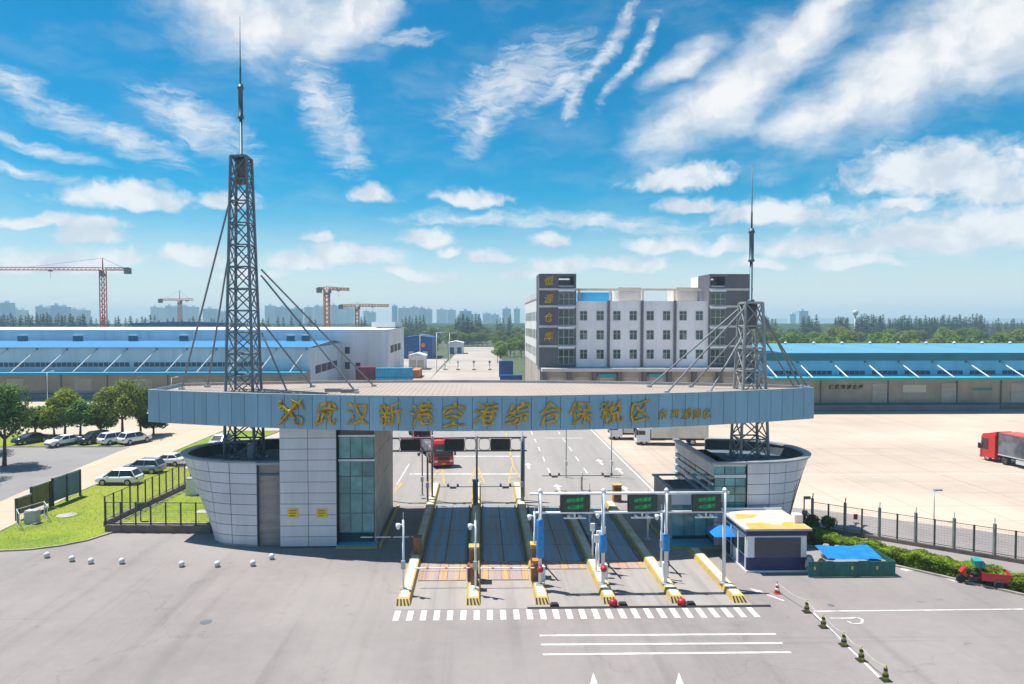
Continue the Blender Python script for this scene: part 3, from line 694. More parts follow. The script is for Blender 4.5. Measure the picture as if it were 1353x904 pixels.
# right flank wall with dark sloped band
for k in range(4):
    y0 = YGL + 0.15 + k * 2.75
    for j in range(4): part('cladding_panel', MB().box(xr - 0.08, xr, y0, y0 + 2.71, 0.02 + j * 2.4, 2.38 + j * 2.4), 'side_wall', LP)
part('flank_kerb', MB().box(xr + 0.35, xr + 0.6, YGL - 1.1, 66.2, 0, 0.14), 'yellow_paint', LP)
LA = hull(LP, xl, 60.1, -1, 9.75, 6.9, 5.75, 5.7, 6.7, R(8.6), R(172), R(13.6), 8)
part('recess_wall', MB().box(xl - 1.95, xl + 0.02, YPL + 0.75, YPL + 1.0, 0, 6.55), 'clad_dark', LP)
part('recess_cap', MB().box(xl - 1.95, xl + 0.02, YPL + 0.25, YPL + 1.1, 6.56, 6.76), 'coping', LP)
q = G(330, 603, 5.8); ac = part('roof_unit', MB().box(q.x + .1, q.x + .75, q.y - .9, q.y - .3, 5.8, 7.1), 'pole_white', LP)
# right: glass fronted pavilion with boat shaped wing and low annex
ZR = 6.7
xa, xb = G(947.6, 615, ZR).x, G(987, 613.6, ZR).x; yfr = 53.45
RP = thing('gate_pavilion', 'lower grey pavilion with wrap round glass corner and a low annex', 'building', (xb, yfr, 0))
part('hall_core', MB().box(xa + 0.08, xb + .4, yfr + 0.1, 64.2, 0, ZR - 0.9), 'dark_glass', RP)
n3 = [xa + (xb - xa) * k / 3 for k in range(4)]
zz = [2.95, 3.6, 4.25, 4.9, 5.55]
for i in range(3):
    for j in range(4): part('glass_pane', MB().box(n3[i] + .03, n3[i + 1] - .03, yfr, yfr + .05, zz[j] + .03, zz[j + 1] - .03), 'teal_glass', RP)
    part('glass_pane', MB().box(n3[i] + .03, n3[i + 1] - .03, yfr + .02, yfr + .06, 5.85, 6.45), 'teal_glass', RP)
    for j in range(3): part('cladding_panel', MB().box(n3[i] + .02, n3[i + 1] - .02, yfr, yfr + .05, 0.12 + j * .94, 0.12 + j * .94 + .9), 'clad', RP)
part('band', MB().box(xa - .02, xb, yfr - .1, yfr + .1, 5.58, 5.82), 'clad', RP)
ys = [yfr + .1 + k * 1.55 for k in range(8)]
for k in range(7):
    for j in range(4): part('glass_pane', MB().box(xa, xa + .05, ys[k] + .04, ys[k + 1] - .04, zz[j] + .03, zz[j + 1] - .03), 'teal_glass' if (k + j) % 3 else 'dark_glass', RP)
    part('glass_pane', MB().box(xa + .01, xa + .05, ys[k] + .04, ys[k + 1] - .04, 0.5, 2.85), 'teal_glass', RP)
    part('cladding_panel', MB().box(xa - .02, xa + .05, ys[k] + .02, ys[k + 1] - .02, 5.62, 6.5), 'clad', RP)
    for j in range(4): part('louvre', MB().box(xa - .14, xa - .005, ys[k] + .02, ys[k + 1] - .02, zz[j] + .05, zz[j] + .22), 'clad', RP)
part('side_coping', MB().prism([(xa - .3, yfr - .3), (xb, yfr - .3), (xb, yfr + .25), (xa + .25, yfr + .25), (xa + .25, 64.3), (xa - .3, 64.3)], ZR - .02, ZR + .15), 'coping', RP)
part('side_parapet', MB().prism([(xa - .05, yfr - .05), (xb, yfr - .05), (xb, yfr + .15), (xa + .15, yfr + .15), (xa + .15, 64.3), (xa - .05, 64.3)], ZR - .22, ZR - .03), 'clad', RP)
part('hall_roof', MB().box(xa + .1, xb + .05, yfr + .12, 64.2, ZR - 1.05, ZR - .9), 'roof_dark', RP)
hull(RP, xb, 59.0, 1, 7.1, 4.3, 5.6, 5.5, ZR, R(0.5), R(178), R(13), 8)
# annex
ax0, ay0, ay1, az_ = xa - 2.9, 55.2, 61.0, 4.1
part('annex_core', MB().box(ax0 + .1, xa + .02, ay0 + .1, ay1, 0, az_ - .5), 'dark_glass', RP)
for k in range(3): part('annex_pane', MB().box(ax0 + .05 + k * .95, ax0 + .97 + k * .95, ay0, ay0 + .05, .4, 2.9), 'teal_glass', RP)
for k in range(5):
    part('cladding_panel', MB().box(ax0 + .02, ax0 + .08, ay0 + .1 + k * 1.15, ay0 + 1.22 + k * 1.15, .1, az_ - .05), 'side_wall', RP)
part('annex_parapet', MB().box(ax0, xa - .01, ay0 - .05, ay0 + .12, 2.95, az_ - .02), 'clad', RP)
part('annex_coping', MB().prism([(ax0 - .2, ay1), (ax0 - .2, ay0 - .2), (xa - .32, ay0 - .2), (xa - .32, ay0 + .2), (ax0 + .2, ay0 + .2), (ax0 + .2, ay1 - .3), (xa - .32, ay1 - .3), (xa - .32, ay1)], az_ - .01, az_ + .12), 'coping', RP)
part('annex_roof', MB().box(ax0 + .1, xa - .03, ay0 + .13, ay1 - .05, az_ - .49, az_ - .4), 'roof_dark', RP)
part('annex_step', MB().box(ax0 - .4, xa + .6, ay0 - 1.9, ay0 - .1, 0, .16), 'awning_teal', RP)
sk = MB(); pts = []
for i in range(9):
    t = i / 8 * math.pi / 2; pts.append((ax0 + .2 - math.cos(t) * .9, ay0 - 1.2 - math.sin(t) * .9))
pts = [(ax0 - .7, ay1)] + pts + [(xa + .8, ay0 - 2.1)]
for u, v in zip(pts[:-1], pts[1:]): sk.bar((u[0], u[1], .07), (v[0], v[1], .07), .1, 4)
part('step_edge', sk, 'yellow_paint', RP)

# ---------------------------------------------------------------- lattice towers
def lattice(name, label, cx, cy, z0, z1, w0, w1, n, mast, mat, rods, brm):
    T = thing(name, label, 'tower', (cx, cy, z0))
    def leg(i, z):
        w = (w0 + (w1 - w0) * (z - z0) / (z1 - z0)) / 2
        sx_, sy_ = ((-1, -1), (1, -1), (1, 1), (-1, 1))[i]
        return Vector((cx + sx_ * w, cy + sy_ * w, z))
    for i in range(4): part('leg', MB().bar(leg(i, z0), leg(i, z1), 0.125, 8), mat, T)
    for i in range(4):
        c = leg(i, z0); part('foot_plate', MB().box(c.x - .3, c.x + .3, c.y - .3, c.y + .3, z0 - 0.15, z0 + .12), 'galv', T)
    for k in range(n):
        za, zb = z0 + (z1 - z0) * k / n, z0 + (z1 - z0) * (k + 1) / n
        for i in range(4):
            j = (i + 1) % 4
            part('girt', MB().bar(leg(i, zb - .06), leg(j, zb - .06), 0.075, 5), mat, T)
            part('brace', MB().bar(leg(i, za), leg(j, zb), 0.06, 5), brm, T)
            part('brace', MB().bar(leg(j, za), leg(i, zb), 0.06, 5), brm, T)
    part('top_plate', MB().box(cx - w1 / 2, cx + w1 / 2, cy - w1 / 2, cy + w1 / 2, z1 - .02, z1 + .08), mat, T)
    part('mast_socket', MB().lathe([(.5, 0), (.5, 1.9), (.38, 2.1)], 12, (cx, cy, z1 - 2.3)), 'pole_dark', T, True)
    za, zb, zc, zd = mast
    m = part('mast', MB().lathe([(.30, z1 - .3 - za), (.30, .25), (.13, .3), (.13, zb - za)], 12, (cx, cy, za)), 'mast_steel', T, True)
    part('mast_sleeve', MB().lathe([(.27, 0), (.27, .18), (.2, .22), (.2, zc - zb - .42), (.27, zc - zb - .38), (.27, zc - zb - .2), (.21, zc - zb - .18), (.21, zc - zb)], 12, (cx, cy, zb)), 'mast_steel', T, True)
    part('mast_tip', MB().lathe([(.09, 0), (.08, (zd - zc) * .25), (.055, (zd - zc) * .26), (.04, zd - zc)], 8, (cx, cy, zc)), 'mast_steel', T, True)
    for (a, b) in rods:
        part('guy_rod', MB().bar(a, b, 0.08, 8), 'rod_steel', T)
        part('rod_shoe', MB().box(b.x - .2, b.x + .2, b.y - .2, b.y + .2, 11.98, 12.2), 'galv', T)
    return T
def py2z(px, py, y): return AY(px, py, y).z
TLX, TRX, TY = AY(322, 500, 60).x, AY(991, 500, 59.5).x, 60.0
def rod(a, b, y=None): return (AY(a[0], a[1], y or TY), G(b[0], b[1], 12.05))
lattice('lattice_tower', 'tall grey lattice tower with spire standing on the pillared pavilion', TLX, TY, 5.8, py2z(322, 208, TY), 2.6, 1.35, 14,
        (py2z(322, 208, TY), py2z(322, 157, TY), py2z(322, 112, TY), py2z(322, 22, TY)), 'tower_steel',
        [rod((313, 228), (240, 514), TY - .7), rod((314, 262), (274, 511), TY + .7), rod((345, 356), (494, 510), TY + .7), rod((345, 364), (471, 519), TY - .7),
         rod((348, 428), (413, 511), TY + .8), rod((346, 440), (380, 519), TY - .8)], 'tower_steel')
lattice('lattice_tower', 'short lattice tower with spire standing on the lower glass cornered pavilion', TRX, 59.5, 5.85, py2z(993, 400, 59.5), 2.45, 1.5, 7,
        (py2z(995, 400, 59.5), py2z(995, 346, 59.5), py2z(995, 302, 59.5), py2z(997, 217, 59.5)), 'tower_grey',
        [rod((981, 404), (858, 511), 60.2), rod((983, 408), (881, 519), 58.8), rod((978, 440), (913, 511), 60.2), rod((980, 446), (938, 518.5), 58.8),
         rod((1006, 410), (1057, 511), 60.2), rod((1007, 418), (1067, 512), 58.8), rod((1008, 445), (1050, 512), 58.8)], 'tower_grey')
# ---------------------------------------------------------------- toll lanes
IX = [-4.95, -0.5, 3.9, 8.25, 12.6, 16.6]
ord_ = ['first', 'second', 'third', 'fourth', 'fifth', 'sixth']
YN, ends = 42.7, [74.5, 74.5, 74.5, 66.5, 66.5, 52.6]
ISL = []
for i, (x, ye) in enumerate(zip(IX, ends)):
    w = 0.46
    t = thing('toll_island', f'yellow edged concrete island, {ord_[i]} counted from the pillared pavilion', 'traffic island', (x, YN, 0), 'toll islands')
    h = 0.34
    part('island_body', MB().add([(x - w, YN, 0), (x + w, YN, 0), (x + w, ye, 0), (x - w, ye, 0), (x - w + .1, YN + .35, h), (x + w - .1, YN + .35, h), (x + w - .1, ye - .2, h), (x - w + .1, ye - .2, h)],
         [(3, 2, 1, 0), (4, 5, 6, 7), (0, 1, 5, 4), (1, 2, 6, 5), (2, 3, 7, 6), (3, 0, 4, 7)]), 'yellow_paint', t)
    part('top_slab', MB().box(x - w + .2, x + w - .2, YN + .55, ye - .3, h - .01, h + .02), 'island_top', t)
    for k in range(4):                                   # slanted black bars on the sloping nose
        s0 = -0.42 + k * .24
        def nz(u, v): return (x + u * (1 - .2 * v), YN + .35 * v - .012, h * v + .006)
        part('nose_stripe', MB().quad(nz(s0, .05), nz(s0 + .12, .05), nz(s0 + .02, .95), nz(s0 - .10, .95)), 'black_paint', t)
    ISL.append(t)
# weighbridge decks
decks = [(0, 1, 46.9, 66.0), (1, 2, 46.9, 66.0), (2, 3, 48.9, 65.5), (3, 4, 48.9, 65.5)]
for (a, b, y0, y1) in decks:
    x0, x1 = IX[a] + .56, IX[b] - .56
    t = thing('weighbridge', f'rust streaked steel weighbridge deck between the {ord_[a]} and {ord_[b]} toll islands', 'weighbridge', ((x0 + x1) / 2, y0, 0), 'weighbridge decks')
    part('pit_frame', MB().box(x0, x1, y0 - .1, y1 + .1, -.02, .012), 'deck_edge', t)
    ysp = [y0] + ([50.4] if y0 < 48 else []); k = 4
    st = 50.5 if y0 < 48 else y0
    rows = [(y0, 48.6), (48.6, 50.5)] if y0 < 48 else [(y0, 50.5)]
    for (u, v) in rows:
        xs5 = [x0 + (x1 - x0) * q5 for q5 in (0, .14, .42, .60, .86, 1)]
        for c in range(5): part('worn_plate', MB().box(xs5[c] + .02, xs5[c + 1] - .02, u + .03, v - .03, .0, .035), 'deck_worn' if c % 2 == 0 else 'plate_grey', t)
    for c in range(k):
        u = 50.5 + (y1 - 50.5) * c / k; v = 50.5 + (y1 - 50.5) * (c + 1) / k
        for (p0, p1) in ((x0, (x0 + x1) / 2), ((x0 + x1) / 2, x1)):
            part('deck_plate', MB().box(p0 + .06, p1 - .04, u + .03, v - .03, .0, .035), 'deck_steel', t)
    for xx in (x0 + .02, x1 - .14): part('guide_rail', MB().box(xx, xx + .12, 50.5, y1, .0, .16), 'pole_dark', t)
struct('lane_apron', MB().flat([(IX[0] - .5, 42.2), (IX[5] + .6, 42.2), (IX[5] + .6, 53), (IX[4], 66), (IX[0] - .5, 66)], 0.006), 'plaza_concrete')
# cable ramp across the lane mouths
tag(part('cable_ramp', MB().prof([(0, 0), (.3, 0), (.22, .06), (.08, .06)], 0, 15.4).xf(Matrix.Translation((2.9, 42.35, 0)) @ Matrix.Rotation(R(-90), 4, 'Z')), 'black_plastic'), 'black rubber cable ramp lying across the lanes before the island noses', 'cable ramp')
# ---- front gantry: white posts, two rails, three message boards
GZ = [G(715, 790).y + .6] 
gy = 45.2
gxs = [IX[2] + .05, IX[3] - .05, IX[4] - .15, IX[5] - .2]
FG = thing('sign_gantry', 'white tubular gantry carrying three green message boards over the lanes', 'gantry', (gxs[0], gy, 0))
zt, zl = AY(800, 652, gy).z, AY(800, 677, gy).z
for x in gxs:
    pz = part('post', MB().bar((x, gy, .34), (x, gy, zt + .15), .12, 10), 'pole_white', FG, True)
    part('base_plate', MB().box(x - .28, x + .28, gy - .28, gy + .28, .34, .40), 'galv', pz)
    part('cap', MB().lathe([(.15, 0), (.15, .1), (.05, .22)], 10, (x, gy, zt + .13)), 'pole_white', pz, True)
part('top_rail', MB().bar((gxs[0] - .7, gy, zt), (gxs[-1] + .3, gy, zt), .10, 10), 'pole_white', FG, True)
part('lower_rail', MB().bar((gxs[0] - .3, gy, zl), (gxs[-1] + .3, gy, zl), .085, 10), 'pole_white', FG, True)
GR = ['请停车检查', '通道关闭中', '空车道通行', '请减速慢行', '重车道通行', '请刷卡通过']
for k, pxc in enumerate((759.5, 848.5, 933)):
    c = AY(pxc, 666.5, gy)
    b = part('message_board', MB().box(c.x - .95, c.x + .95, gy - .14, gy + .14, zl + .1, zt - .12), 'board_dark', FG)
    part('board_rim', MB().box(c.x - .99, c.x + .99, gy - .10, gy + .10, zl + .06, zt - .09), 'black_plastic', b)
    for r_ in range(2):
        m = text_mesh('绿色通道' if r_ == 0 else '卡口通行', .27, .012, .006); m.v = [(x - .0 * z, y, z) for x, y, z in m.v]
        m.xf(Matrix.Translation((c.x, gy - .155, zl + .88 - r_ * .48 - (0 if r_ else 0))))
        part('led_text', m, 'led_green', b)
    rr = part('reader_bar', MB().box(c.x - .75, c.x + .75, gy - .06, gy + .06, zl - .42, zl - .33), 'pole_white', FG)
    part('reader_stem', MB().box(c.x - .05, c.x + .05, gy - .04, gy + .04, zl - .34, zl - .05), 'pole_white', rr)
    part('camera', MB().box(c.x + .25, c.x + .42, gy - .3, gy + .1, zl - .32, zl - .18), 'pole_white', rr)
    part('camera', MB().box(c.x - .5, c.x - .36, gy - .3, gy + .1, zl - .32, zl - .18), 'pole_white', rr)
for k in (1, 2):                                        # grey mirror panels beside the boards
    c = AY((882 if k == 2 else 795), 665, gy)
for (x, y0, y1) in ((gxs[0], 686, 736), (gxs[1], 706, 729), (gxs[2], 706, 728)):
    za, zb = AY(800, y1, gy).z, AY(800, y0, gy).z
    part('blue_wrap', MB().lathe([(.24, 0), (.25, .05), (.25, zb - za - .05), (.24, zb - za)], 12, (x, gy, za)), 'blue_wrap', FG, True)
for x in gxs[:2]:
    c = AY(800, 750, gy).z
    sp = MB(); sp.lathe([(.04, -.22), (.15, -.17), (.21, -.07), (.23, 0.0), (.21, .07), (.15, .17), (.04, .22)], 14, (x, gy - .25, c)); part('red_ball', sp, 'red_plastic', FG, True)
# ---- rear gantry: dark, seen from behind its boards
ry = G(517, 662).y
rxs = [AY(514, 600, ry).x, AY(571, 600, ry).x, AY(630, 600, ry).x, AY(692, 600, ry).x]
RG = thing('sign_gantry', 'dark grey gantry with three black board backs and rounded frames behind the canopy', 'gantry', (rxs[0], ry, 0))
z1, z0 = AY(600, 578.5, ry).z, AY(600, 596, ry).z
for i, x in enumerate(rxs):
    part('post', MB().bar((x, ry, 0 if i == 0 else .34), (x, ry, z1 + .15), .11, 8), 'pole_white' if i == 0 else 'pole_dark', RG, True)
for z in (z0, z1): part('rail', MB().bar((rxs[0] - .3, ry, z), (rxs[-1] + .3, ry, z), .075, 8), 'pole_dark', RG, True)
for i in range(3):
    c = (rxs[i] + rxs[i + 1]) / 2
    part('board_back', MB().box(c - .98, c + .98, ry - .12, ry + .12, z0 + .1, z1 - .12), 'board_back', RG)
    for s in (-1, 1):                                   # rounded side loops
        fr = MB(); cx, hw, hh = c + s * 1.58, .56, (z1 - z0) / 2 - .08
        pts = []
        for q in range(16):
            t = 2 * math.pi * q / 16; ct, st_ = math.cos(t), math.sin(t)
            pts.append((cx + hw * abs(ct) ** .5 * (1 if ct > 0 else -1), ry, (z0 + z1) / 2 + hh * abs(st_) ** .5 * (1 if st_ > 0 else -1)))
        for u, v in zip(pts, pts[1:] + pts[:1]): fr.bar(u, v, .045, 4)
        part('loop_frame', fr, 'pole_dark', RG)
# ---- overhead sensor bars on single posts
def sensor_bar(x, y, pxa, pxb, py, label):
    z = AY((pxa + pxb) / 2, py, y).z; xa_, xb_ = AY(pxa, py, y).x, AY(pxb, py, y).x
    t = thing('sensor_mast', label, 'camera mast', (x, y, 0))
    part('post', MB().bar((x, y, .0), (x, y, z + .35), .11, 8), 'galv', t, True)
    part('cross_arm', MB().bar((xa_, y, z), (xb_, y, z), .05, 6), 'pole_dark', t)
    for f in (.16, .82):
        xx = xa_ + (xb_ - xa_) * f
        part('scanner', MB().box(xx - .32, xx + .32, y - .12, y + .12, z - .18, z - .02), 'pole_dark', t)
        for d in (-.5, .45): part('camera', MB().box(xx + d - .1, xx + d + .1, y - .25, y + .1, z + .05, z + .3), 'pole_dark', t)
    return t
sensor_bar(IX[1], 67.2, 582, 687, 643, 'grey mast with long sensor arm over the two rust streaked weighbridges')
sensor_bar(AY(768.6, 628, 72).x, 72.0, 716, 821, 628.5, 'thin grey mast with wide sensor arm standing in the inner road')
# ---- lamp and camera poles
def pole(x, y, z0, h, label, arms=1, mat='pole_white', r=.075, dome=True):
    t = thing('camera_pole', label, 'pole', (x, y, z0), 'camera poles on the toll islands')
    part('shaft', MB().bar((x, y, z0), (x, y, z0 + h), r, 8), mat, t, True)
    part('base_plate', MB().box(x - .2, x + .2, y - .2, y + .2, z0, z0 + .06), 'galv', t)
    for s in ((-1,), (-1, 1))[arms - 1]:
        part('arm', MB().bar((x, y, z0 + h - .35), (x + s * .32, y, z0 + h - .25), .04, 6), mat, t)
        if dome: part('dome_camera', MB().lathe([(.05, -.38), (.12, -.3), (.15, -.18), (.15, 0)], 10, (x + s * .34, y, z0 + h - .24)), mat, t, True)
    part('finial', MB().bar((x, y, z0 + h), (x, y, z0 + h + .5), .02, 5), mat, t)
    part('control_box', MB().box(x - .14, x + .14, y - .22, y - .07, z0 + 1.4, z0 + 1.95), 'pole_white' if mat != 'pole_white' else 'galv', t)
    return t
pole(AY(533, 740, 44.6).x, 44.6, .34, 4.6, 'white pole with one dome camera beside the first toll island nose')
pole(IX[1] + .12, 44.4, .34, 4.6, 'white pole with two dome cameras on the second toll island')
pole(AY(706, 700, 47.5).x, 47.5, .34, 4.3, 'white pole with hooked camera behind the blue wrapped gantry post', 1)
pole(AY(796, 700, 48.2).x, 48.2, .34, 4.2, 'white pole with hooked camera on the fourth toll island', 1)
pole(AY(874, 700, 48.4).x, 48.4, .34, 4.0, 'white pole with slanted camera on the fifth toll island', 1)
pole(AY(856, 700, 54.5).x, 54.5, .34, 3.6, 'pale slim pole farther along the fifth toll island in canopy shade', 2)
pole(AY(779, 690, 56).x, 56, .34, 3.7, 'pale slim pole farther along the fourth toll island in canopy shade', 1)
pole(AY(558, 650, 69).x, 69, .34, 4.6, 'dark hooked pole at the far end of the first toll island', 1, 'pole_dark', .07)
pole(AY(565, 650, 66.5).x, 66.5, .34, 4.8, 'dark straight pole with cabinet at the far end of the first island', 1, 'pole_dark', .1, False)
pole(AY(690, 650, 66.5).x, 66.5, .34, 6.3, 'stout grey pole with cabinets at the far end of the third island', 1, 'tower_steel', .17, False)
pole(AY(748, 620, 78).x, 78, 0, 6.6, 'thin black lamp pole in the inner road nearer the canopy gap', 2, 'pole_dark', .05, False)
pole(AY(808, 620, 78).x, 78, 0, 6.6, 'thin black lamp pole at the edge of the concrete yard', 2, 'pole_dark', .05, False)
# ---- equipment on the islands
def kiosk(x, y, z, w, d, h, label, body='orange_box', top='yellow_paint'):
    t = thing('card_kiosk', label, 'kiosk', (x, y, z), 'card kiosks')
    part('cabinet', MB().box(x - w / 2, x + w / 2, y - d / 2, y + d / 2, z, z + h), body, t)
    part('cap', MB().box(x - w / 2 - .05, x + w / 2 + .05, y - d / 2 - .05, y + d / 2 + .05, z + h, z + h + .12), top, t)
    part('screen', MB().box(x - w / 2 - .015, x - w / 2, y - d / 3, y + d / 3, z + h * .5, z + h * .85), 'dark_glass', t)
    part('door', MB().box(x - w * .38, x + w * .38, y - d / 2 - .02, y - d / 2, z + .12, z + h * .9), 'brown_box' if body != 'tower_steel' else 'pole_dark', t)
kiosk(IX[1], 46.9, .34, .62, .7, 2.0, 'orange card kiosk with yellow cap on the second toll island')
kiosk(IX[1] + .03, 45.4, .34, .5, .5, 1.1, 'low brown kiosk in front of the orange one on the second island', 'brown_box', 'brown_box')
kiosk(IX[2] - .12, 47.6, .34, .55, .7, 1.9, 'orange card kiosk standing on the third toll island', 'orange_box')
kiosk(IX[2] - .15, 46.0, .34, .42, .5, 1.3, 'narrow orange kiosk near the blue wrapped post', 'orange_box', 'orange_box')
kiosk(IX[0] + .1, 51.5, .34, .55, .6, 1.2, 'brown kiosk on the shaded part of the first toll island', 'brown_box', 'brown_box')
kiosk(AY(815, 650, 67.5).x, 67.5, 0, .8, .8, 1.6, 'wide orange kiosk standing beyond the fourth toll island', 'orange_box', 'yellow_paint')
kiosk(IX[1] - .05, 65.6, .34, .5, .5, 2.2, 'tall grey equipment cabinet at the far end of the second island', 'tower_steel', 'pole_dark')
for k, (px, py) in enumerate(((788, 725), (791, 722), (797, 730), (783, 716))):
    p = AY(px, py, 47.5 + k * .9)
    t = thing('card_reader_post', f'slim white card reader post number, {["beside", "behind", "next to", "farther behind"][k]} the fourth island gantry post'.replace(' number,', ''), 'reader post', (p.x, 47.5 + k * .9, .34), 'slim white reader posts')
    part('stem', MB().bar((p.x, 47.5 + k * .9, .34), (p.x, 47.5 + k * .9, 2.6), .07, 8), 'pole_white', t, True)
    part('head', MB().box(p.x - .16, p.x + .16, 47.4 + k * .9, 47.6 + k * .9, 2.4, 2.95), 'pole_white', t)
p = AY(882, 740, 46.8)
t = thing('card_reader_post', 'slim grey reader post on the fifth toll island', 'reader post', (p.x, 46.8, .34), 'slim white reader posts')
part('stem', MB().bar((p.x, 46.8, .34), (p.x, 46.8, 2.2), .08, 8), 'galv', t, True); part('head', MB().lathe([(.1, 0), (.1, .2), (.03, .3)], 8, (p.x, 46.8, 2.2)), 'pole_white', t, True)
# ---- boom barriers
def boom(x, y, x2, z, label, mat='brown_box', armm='pole_white'):
    t = thing('boom_barrier', label, 'barrier', (x, y, .34), 'boom barriers')
    part('housing', MB().box(x - .2, x + .2, y - .2, y + .2, .34, z + .15), mat, t)
    part('arm', MB().bar((x, y - .24, z), (x2, y - .24, z), .045, 6), armm, t)
    n = 6
    for k in range(n):
        u = x + (x2 - x) * (k + .4) / n; w_ = (x2 - x) / n * .3
        part('arm_band', MB().bar((u, y - .24, z), (u + w_, y - .24, z), .05, 6), 'cone_red' if k % 2 == 0 else 'pole_white', t)
boom(IX[1] - .25, 46.0, IX[0] + .4, 1.3, 'lowered boom barrier between the first and second islands')
boom(IX[2] - .3, 45.9, IX[1] + .4, 1.3, 'lowered boom barrier between the second and third islands')
boom(IX[0] - .15, 52.6, -9.3, 1.35, 'lowered boom barrier between the first island and the glass hall')
def flap(x, y, label):                                   # raised barrier: arm folded down beside its housing
    t = thing('boom_barrier', label, 'barrier', (x, y, .34), 'raised boom barriers')
    part('housing', MB().box(x - .18, x + .18, y - .2, y + .2, .34, 1.35), 'pole_white', t)
    part('arm', MB().bar((x + .25, y, 1.25), (x + 1.05, y - .4, .45), .05, 6), 'black_plastic', t)
    part('counterweight', MB().box(x + .12, x + .3, y - .1, y + .1, 1.1, 1.4), 'black_plastic', t)
flap(IX[2] + .28, 45.9, 'open barrier with black arm on the third toll island')
flap(IX[3] + .25, 46.2, 'open barrier with black arm on the fourth toll island')
flap(IX[4] + .12, 46.4, 'open barrier with black arm on the fifth toll island')
for k, x in ((3, IX[3]), (4, IX[4])):
    tag(part('red_bumper', MB().lathe([(.05, 0), (.26, .05), (.28, .3), (.2, .42), (.03, .46)], 12, (x + .1, YN - .3, 0)), 'red_plastic', None, True), f'round red bumper at the nose of the {ord_[k]} toll island', 'bumper', 'red bumpers at the island noses')
for k in range(2, 5):
    tag(part('rubber_block', MB().prof([(-.3, 0), (.3, 0), (.2, .16), (-.2, .16)], 42.2, 42.55).xf(Matrix.Translation((IX[k] + .75, 0.2, 0))), 'black_plastic'), f'black rubber block beside the nose of the {ord_[k]} island', 'rubber block', 'rubber blocks')

# ---------------------------------------------------------------- painted markings (parts of the paving)
def mark(name, pts, z=0.010, mat='white_paint', par=FORE): return part(name, MB().flat([(p[0], p[1]) for p in pts], z), mat, par)
for k in range(28):
    x = -5.35 + k * .815; mark('crosswalk_stripe', [(x, 40.6), (x + .36, 40.6), (x + .36, 42.0), (x, 42.0)])
def line(name, a, b, w, z=0.010, mat='white_paint', par=FORE):
    a = Vector((a[0], a[1], 0)); b = Vector((b[0], b[1], 0)); d = (b - a).normalized(); n_ = Vector((-d.y, d.x, 0)) * w / 2
    return mark(name, [a - n_, b - n_, b + n_, a + n_], z, mat, par)
for (xa_, xb_, ya, yb) in ((713, 1025, 840, 838), (715, 1034, 852, 850), (717, 1045, 865, 862)):
    line('stop_line', gxy(xa_, ya), gxy(xb_, yb), .19)
def arrow(px, py, L, w, rz=0.0, par=FORE, z=0.010, name='lane_arrow'):
    c = G(px, py); M = Matrix.Translation((c.x, c.y, 0)) @ Matrix.Rotation(rz, 4, 'Z')
    pts = [(-w * .15, -L), (w * .15, -L), (w * .15, -L * .35), (w * .5, -L * .35), (0, 0), (-w * .5, -L * .35), (-w * .15, -L * .35)]
    mark(name, [tuple((M @ Vector((p[0], p[1], 0)))[:2]) for p in pts], z, 'white_paint', par)
arrow(784, 889, 5.2, .62, R(-8)); arrow(897, 889, 5.2, .62, R(-14))
arrow(989, 777, 2.6, .55, R(34)); arrow(1188, 752, 1.3, .9, R(70)); arrow(1250, 765, 1.3, .9, R(70))
line('bay_line', gxy(1075, 808), gxy(1352, 805), .13)
line('bay_line', gxy(1075, 810), gxy(1166, 899), .14)
a = G(1097, 817); line('letter_stroke', (a.x, a.y), gxy(1128, 817), .13); 
pp = [gxy(1117, 817), gxy(1132, 816), gxy(1140, 819), gxy(1138, 824), gxy(1126, 824), gxy(1120, 821)]
for u, v in zip(pp[:-1], pp[1:]): line('letter_stroke', u, v, .13, 0.011)
INR = bpy.data.objects['inner_road']
for (xa_, xb_, py) in ((541, 690, 626.5), (560, 690, 603)): line('stop_line', gxy(xa_, py), gxy(xb_, py), .42, .010, 'white_paint', INR)
for x in (-9.3, ):
    line('lane_line', (x, 75), (x + .2, 86), .14, .010, 'white_paint', INR)
for x in (IX[0], IX[1], IX[2]):
    for k in range(3):
        y = 76 + k * 2.1; hw = .75 - k * .2
        line('chevron', (x - hw, y), (x + hw, y + .3), .3, .010, 'yellow_paint', INR)
    line('chevron_edge', (x - .9, 75), (x - .1, 84), .16, .012, 'yellow_paint', INR); line('chevron_edge', (x + .9, 75), (x + .1, 84), .16, .012, 'yellow_paint', INR)
line('lane_line', (IX[2] + .1, 84), (IX[2] + .1, 110), .2, .010, 'yellow_paint', INR)
line('chevron_edge', (-10.2, 68), (-8.8, 76), .16, .012, 'yellow_paint', INR); line('chevron_edge', (-9.6, 68), (-8.7, 76), .16, .012, 'yellow_paint', INR)
for x in (8.2, 12.6):
    for k in range(7): line('lane_line', (x, 80 + k * 7), (x, 83 + k * 7), .16, .010, 'white_paint', INR)
for (px, py) in ((697, 612), (735, 640), (790, 607), (822, 642), (815, 618)): arrow(px, py, 3.4, 1.0, 0, INR)
line('edge_line', (18.3, 68), (18.3, 132), .2, .010, 'white_paint', INR)
line('stop_line', gxy(720, 579), gxy(770, 579), .3, .010, 'white_paint', INR)
for k in range(9):
    line('yard_line', (22, 72 + k * 6.5), (112, 72 + k * 6.5 + .5), .14, .012, 'white_paint', bpy.data.objects['concrete_yard']) if k in (1, 5) else None
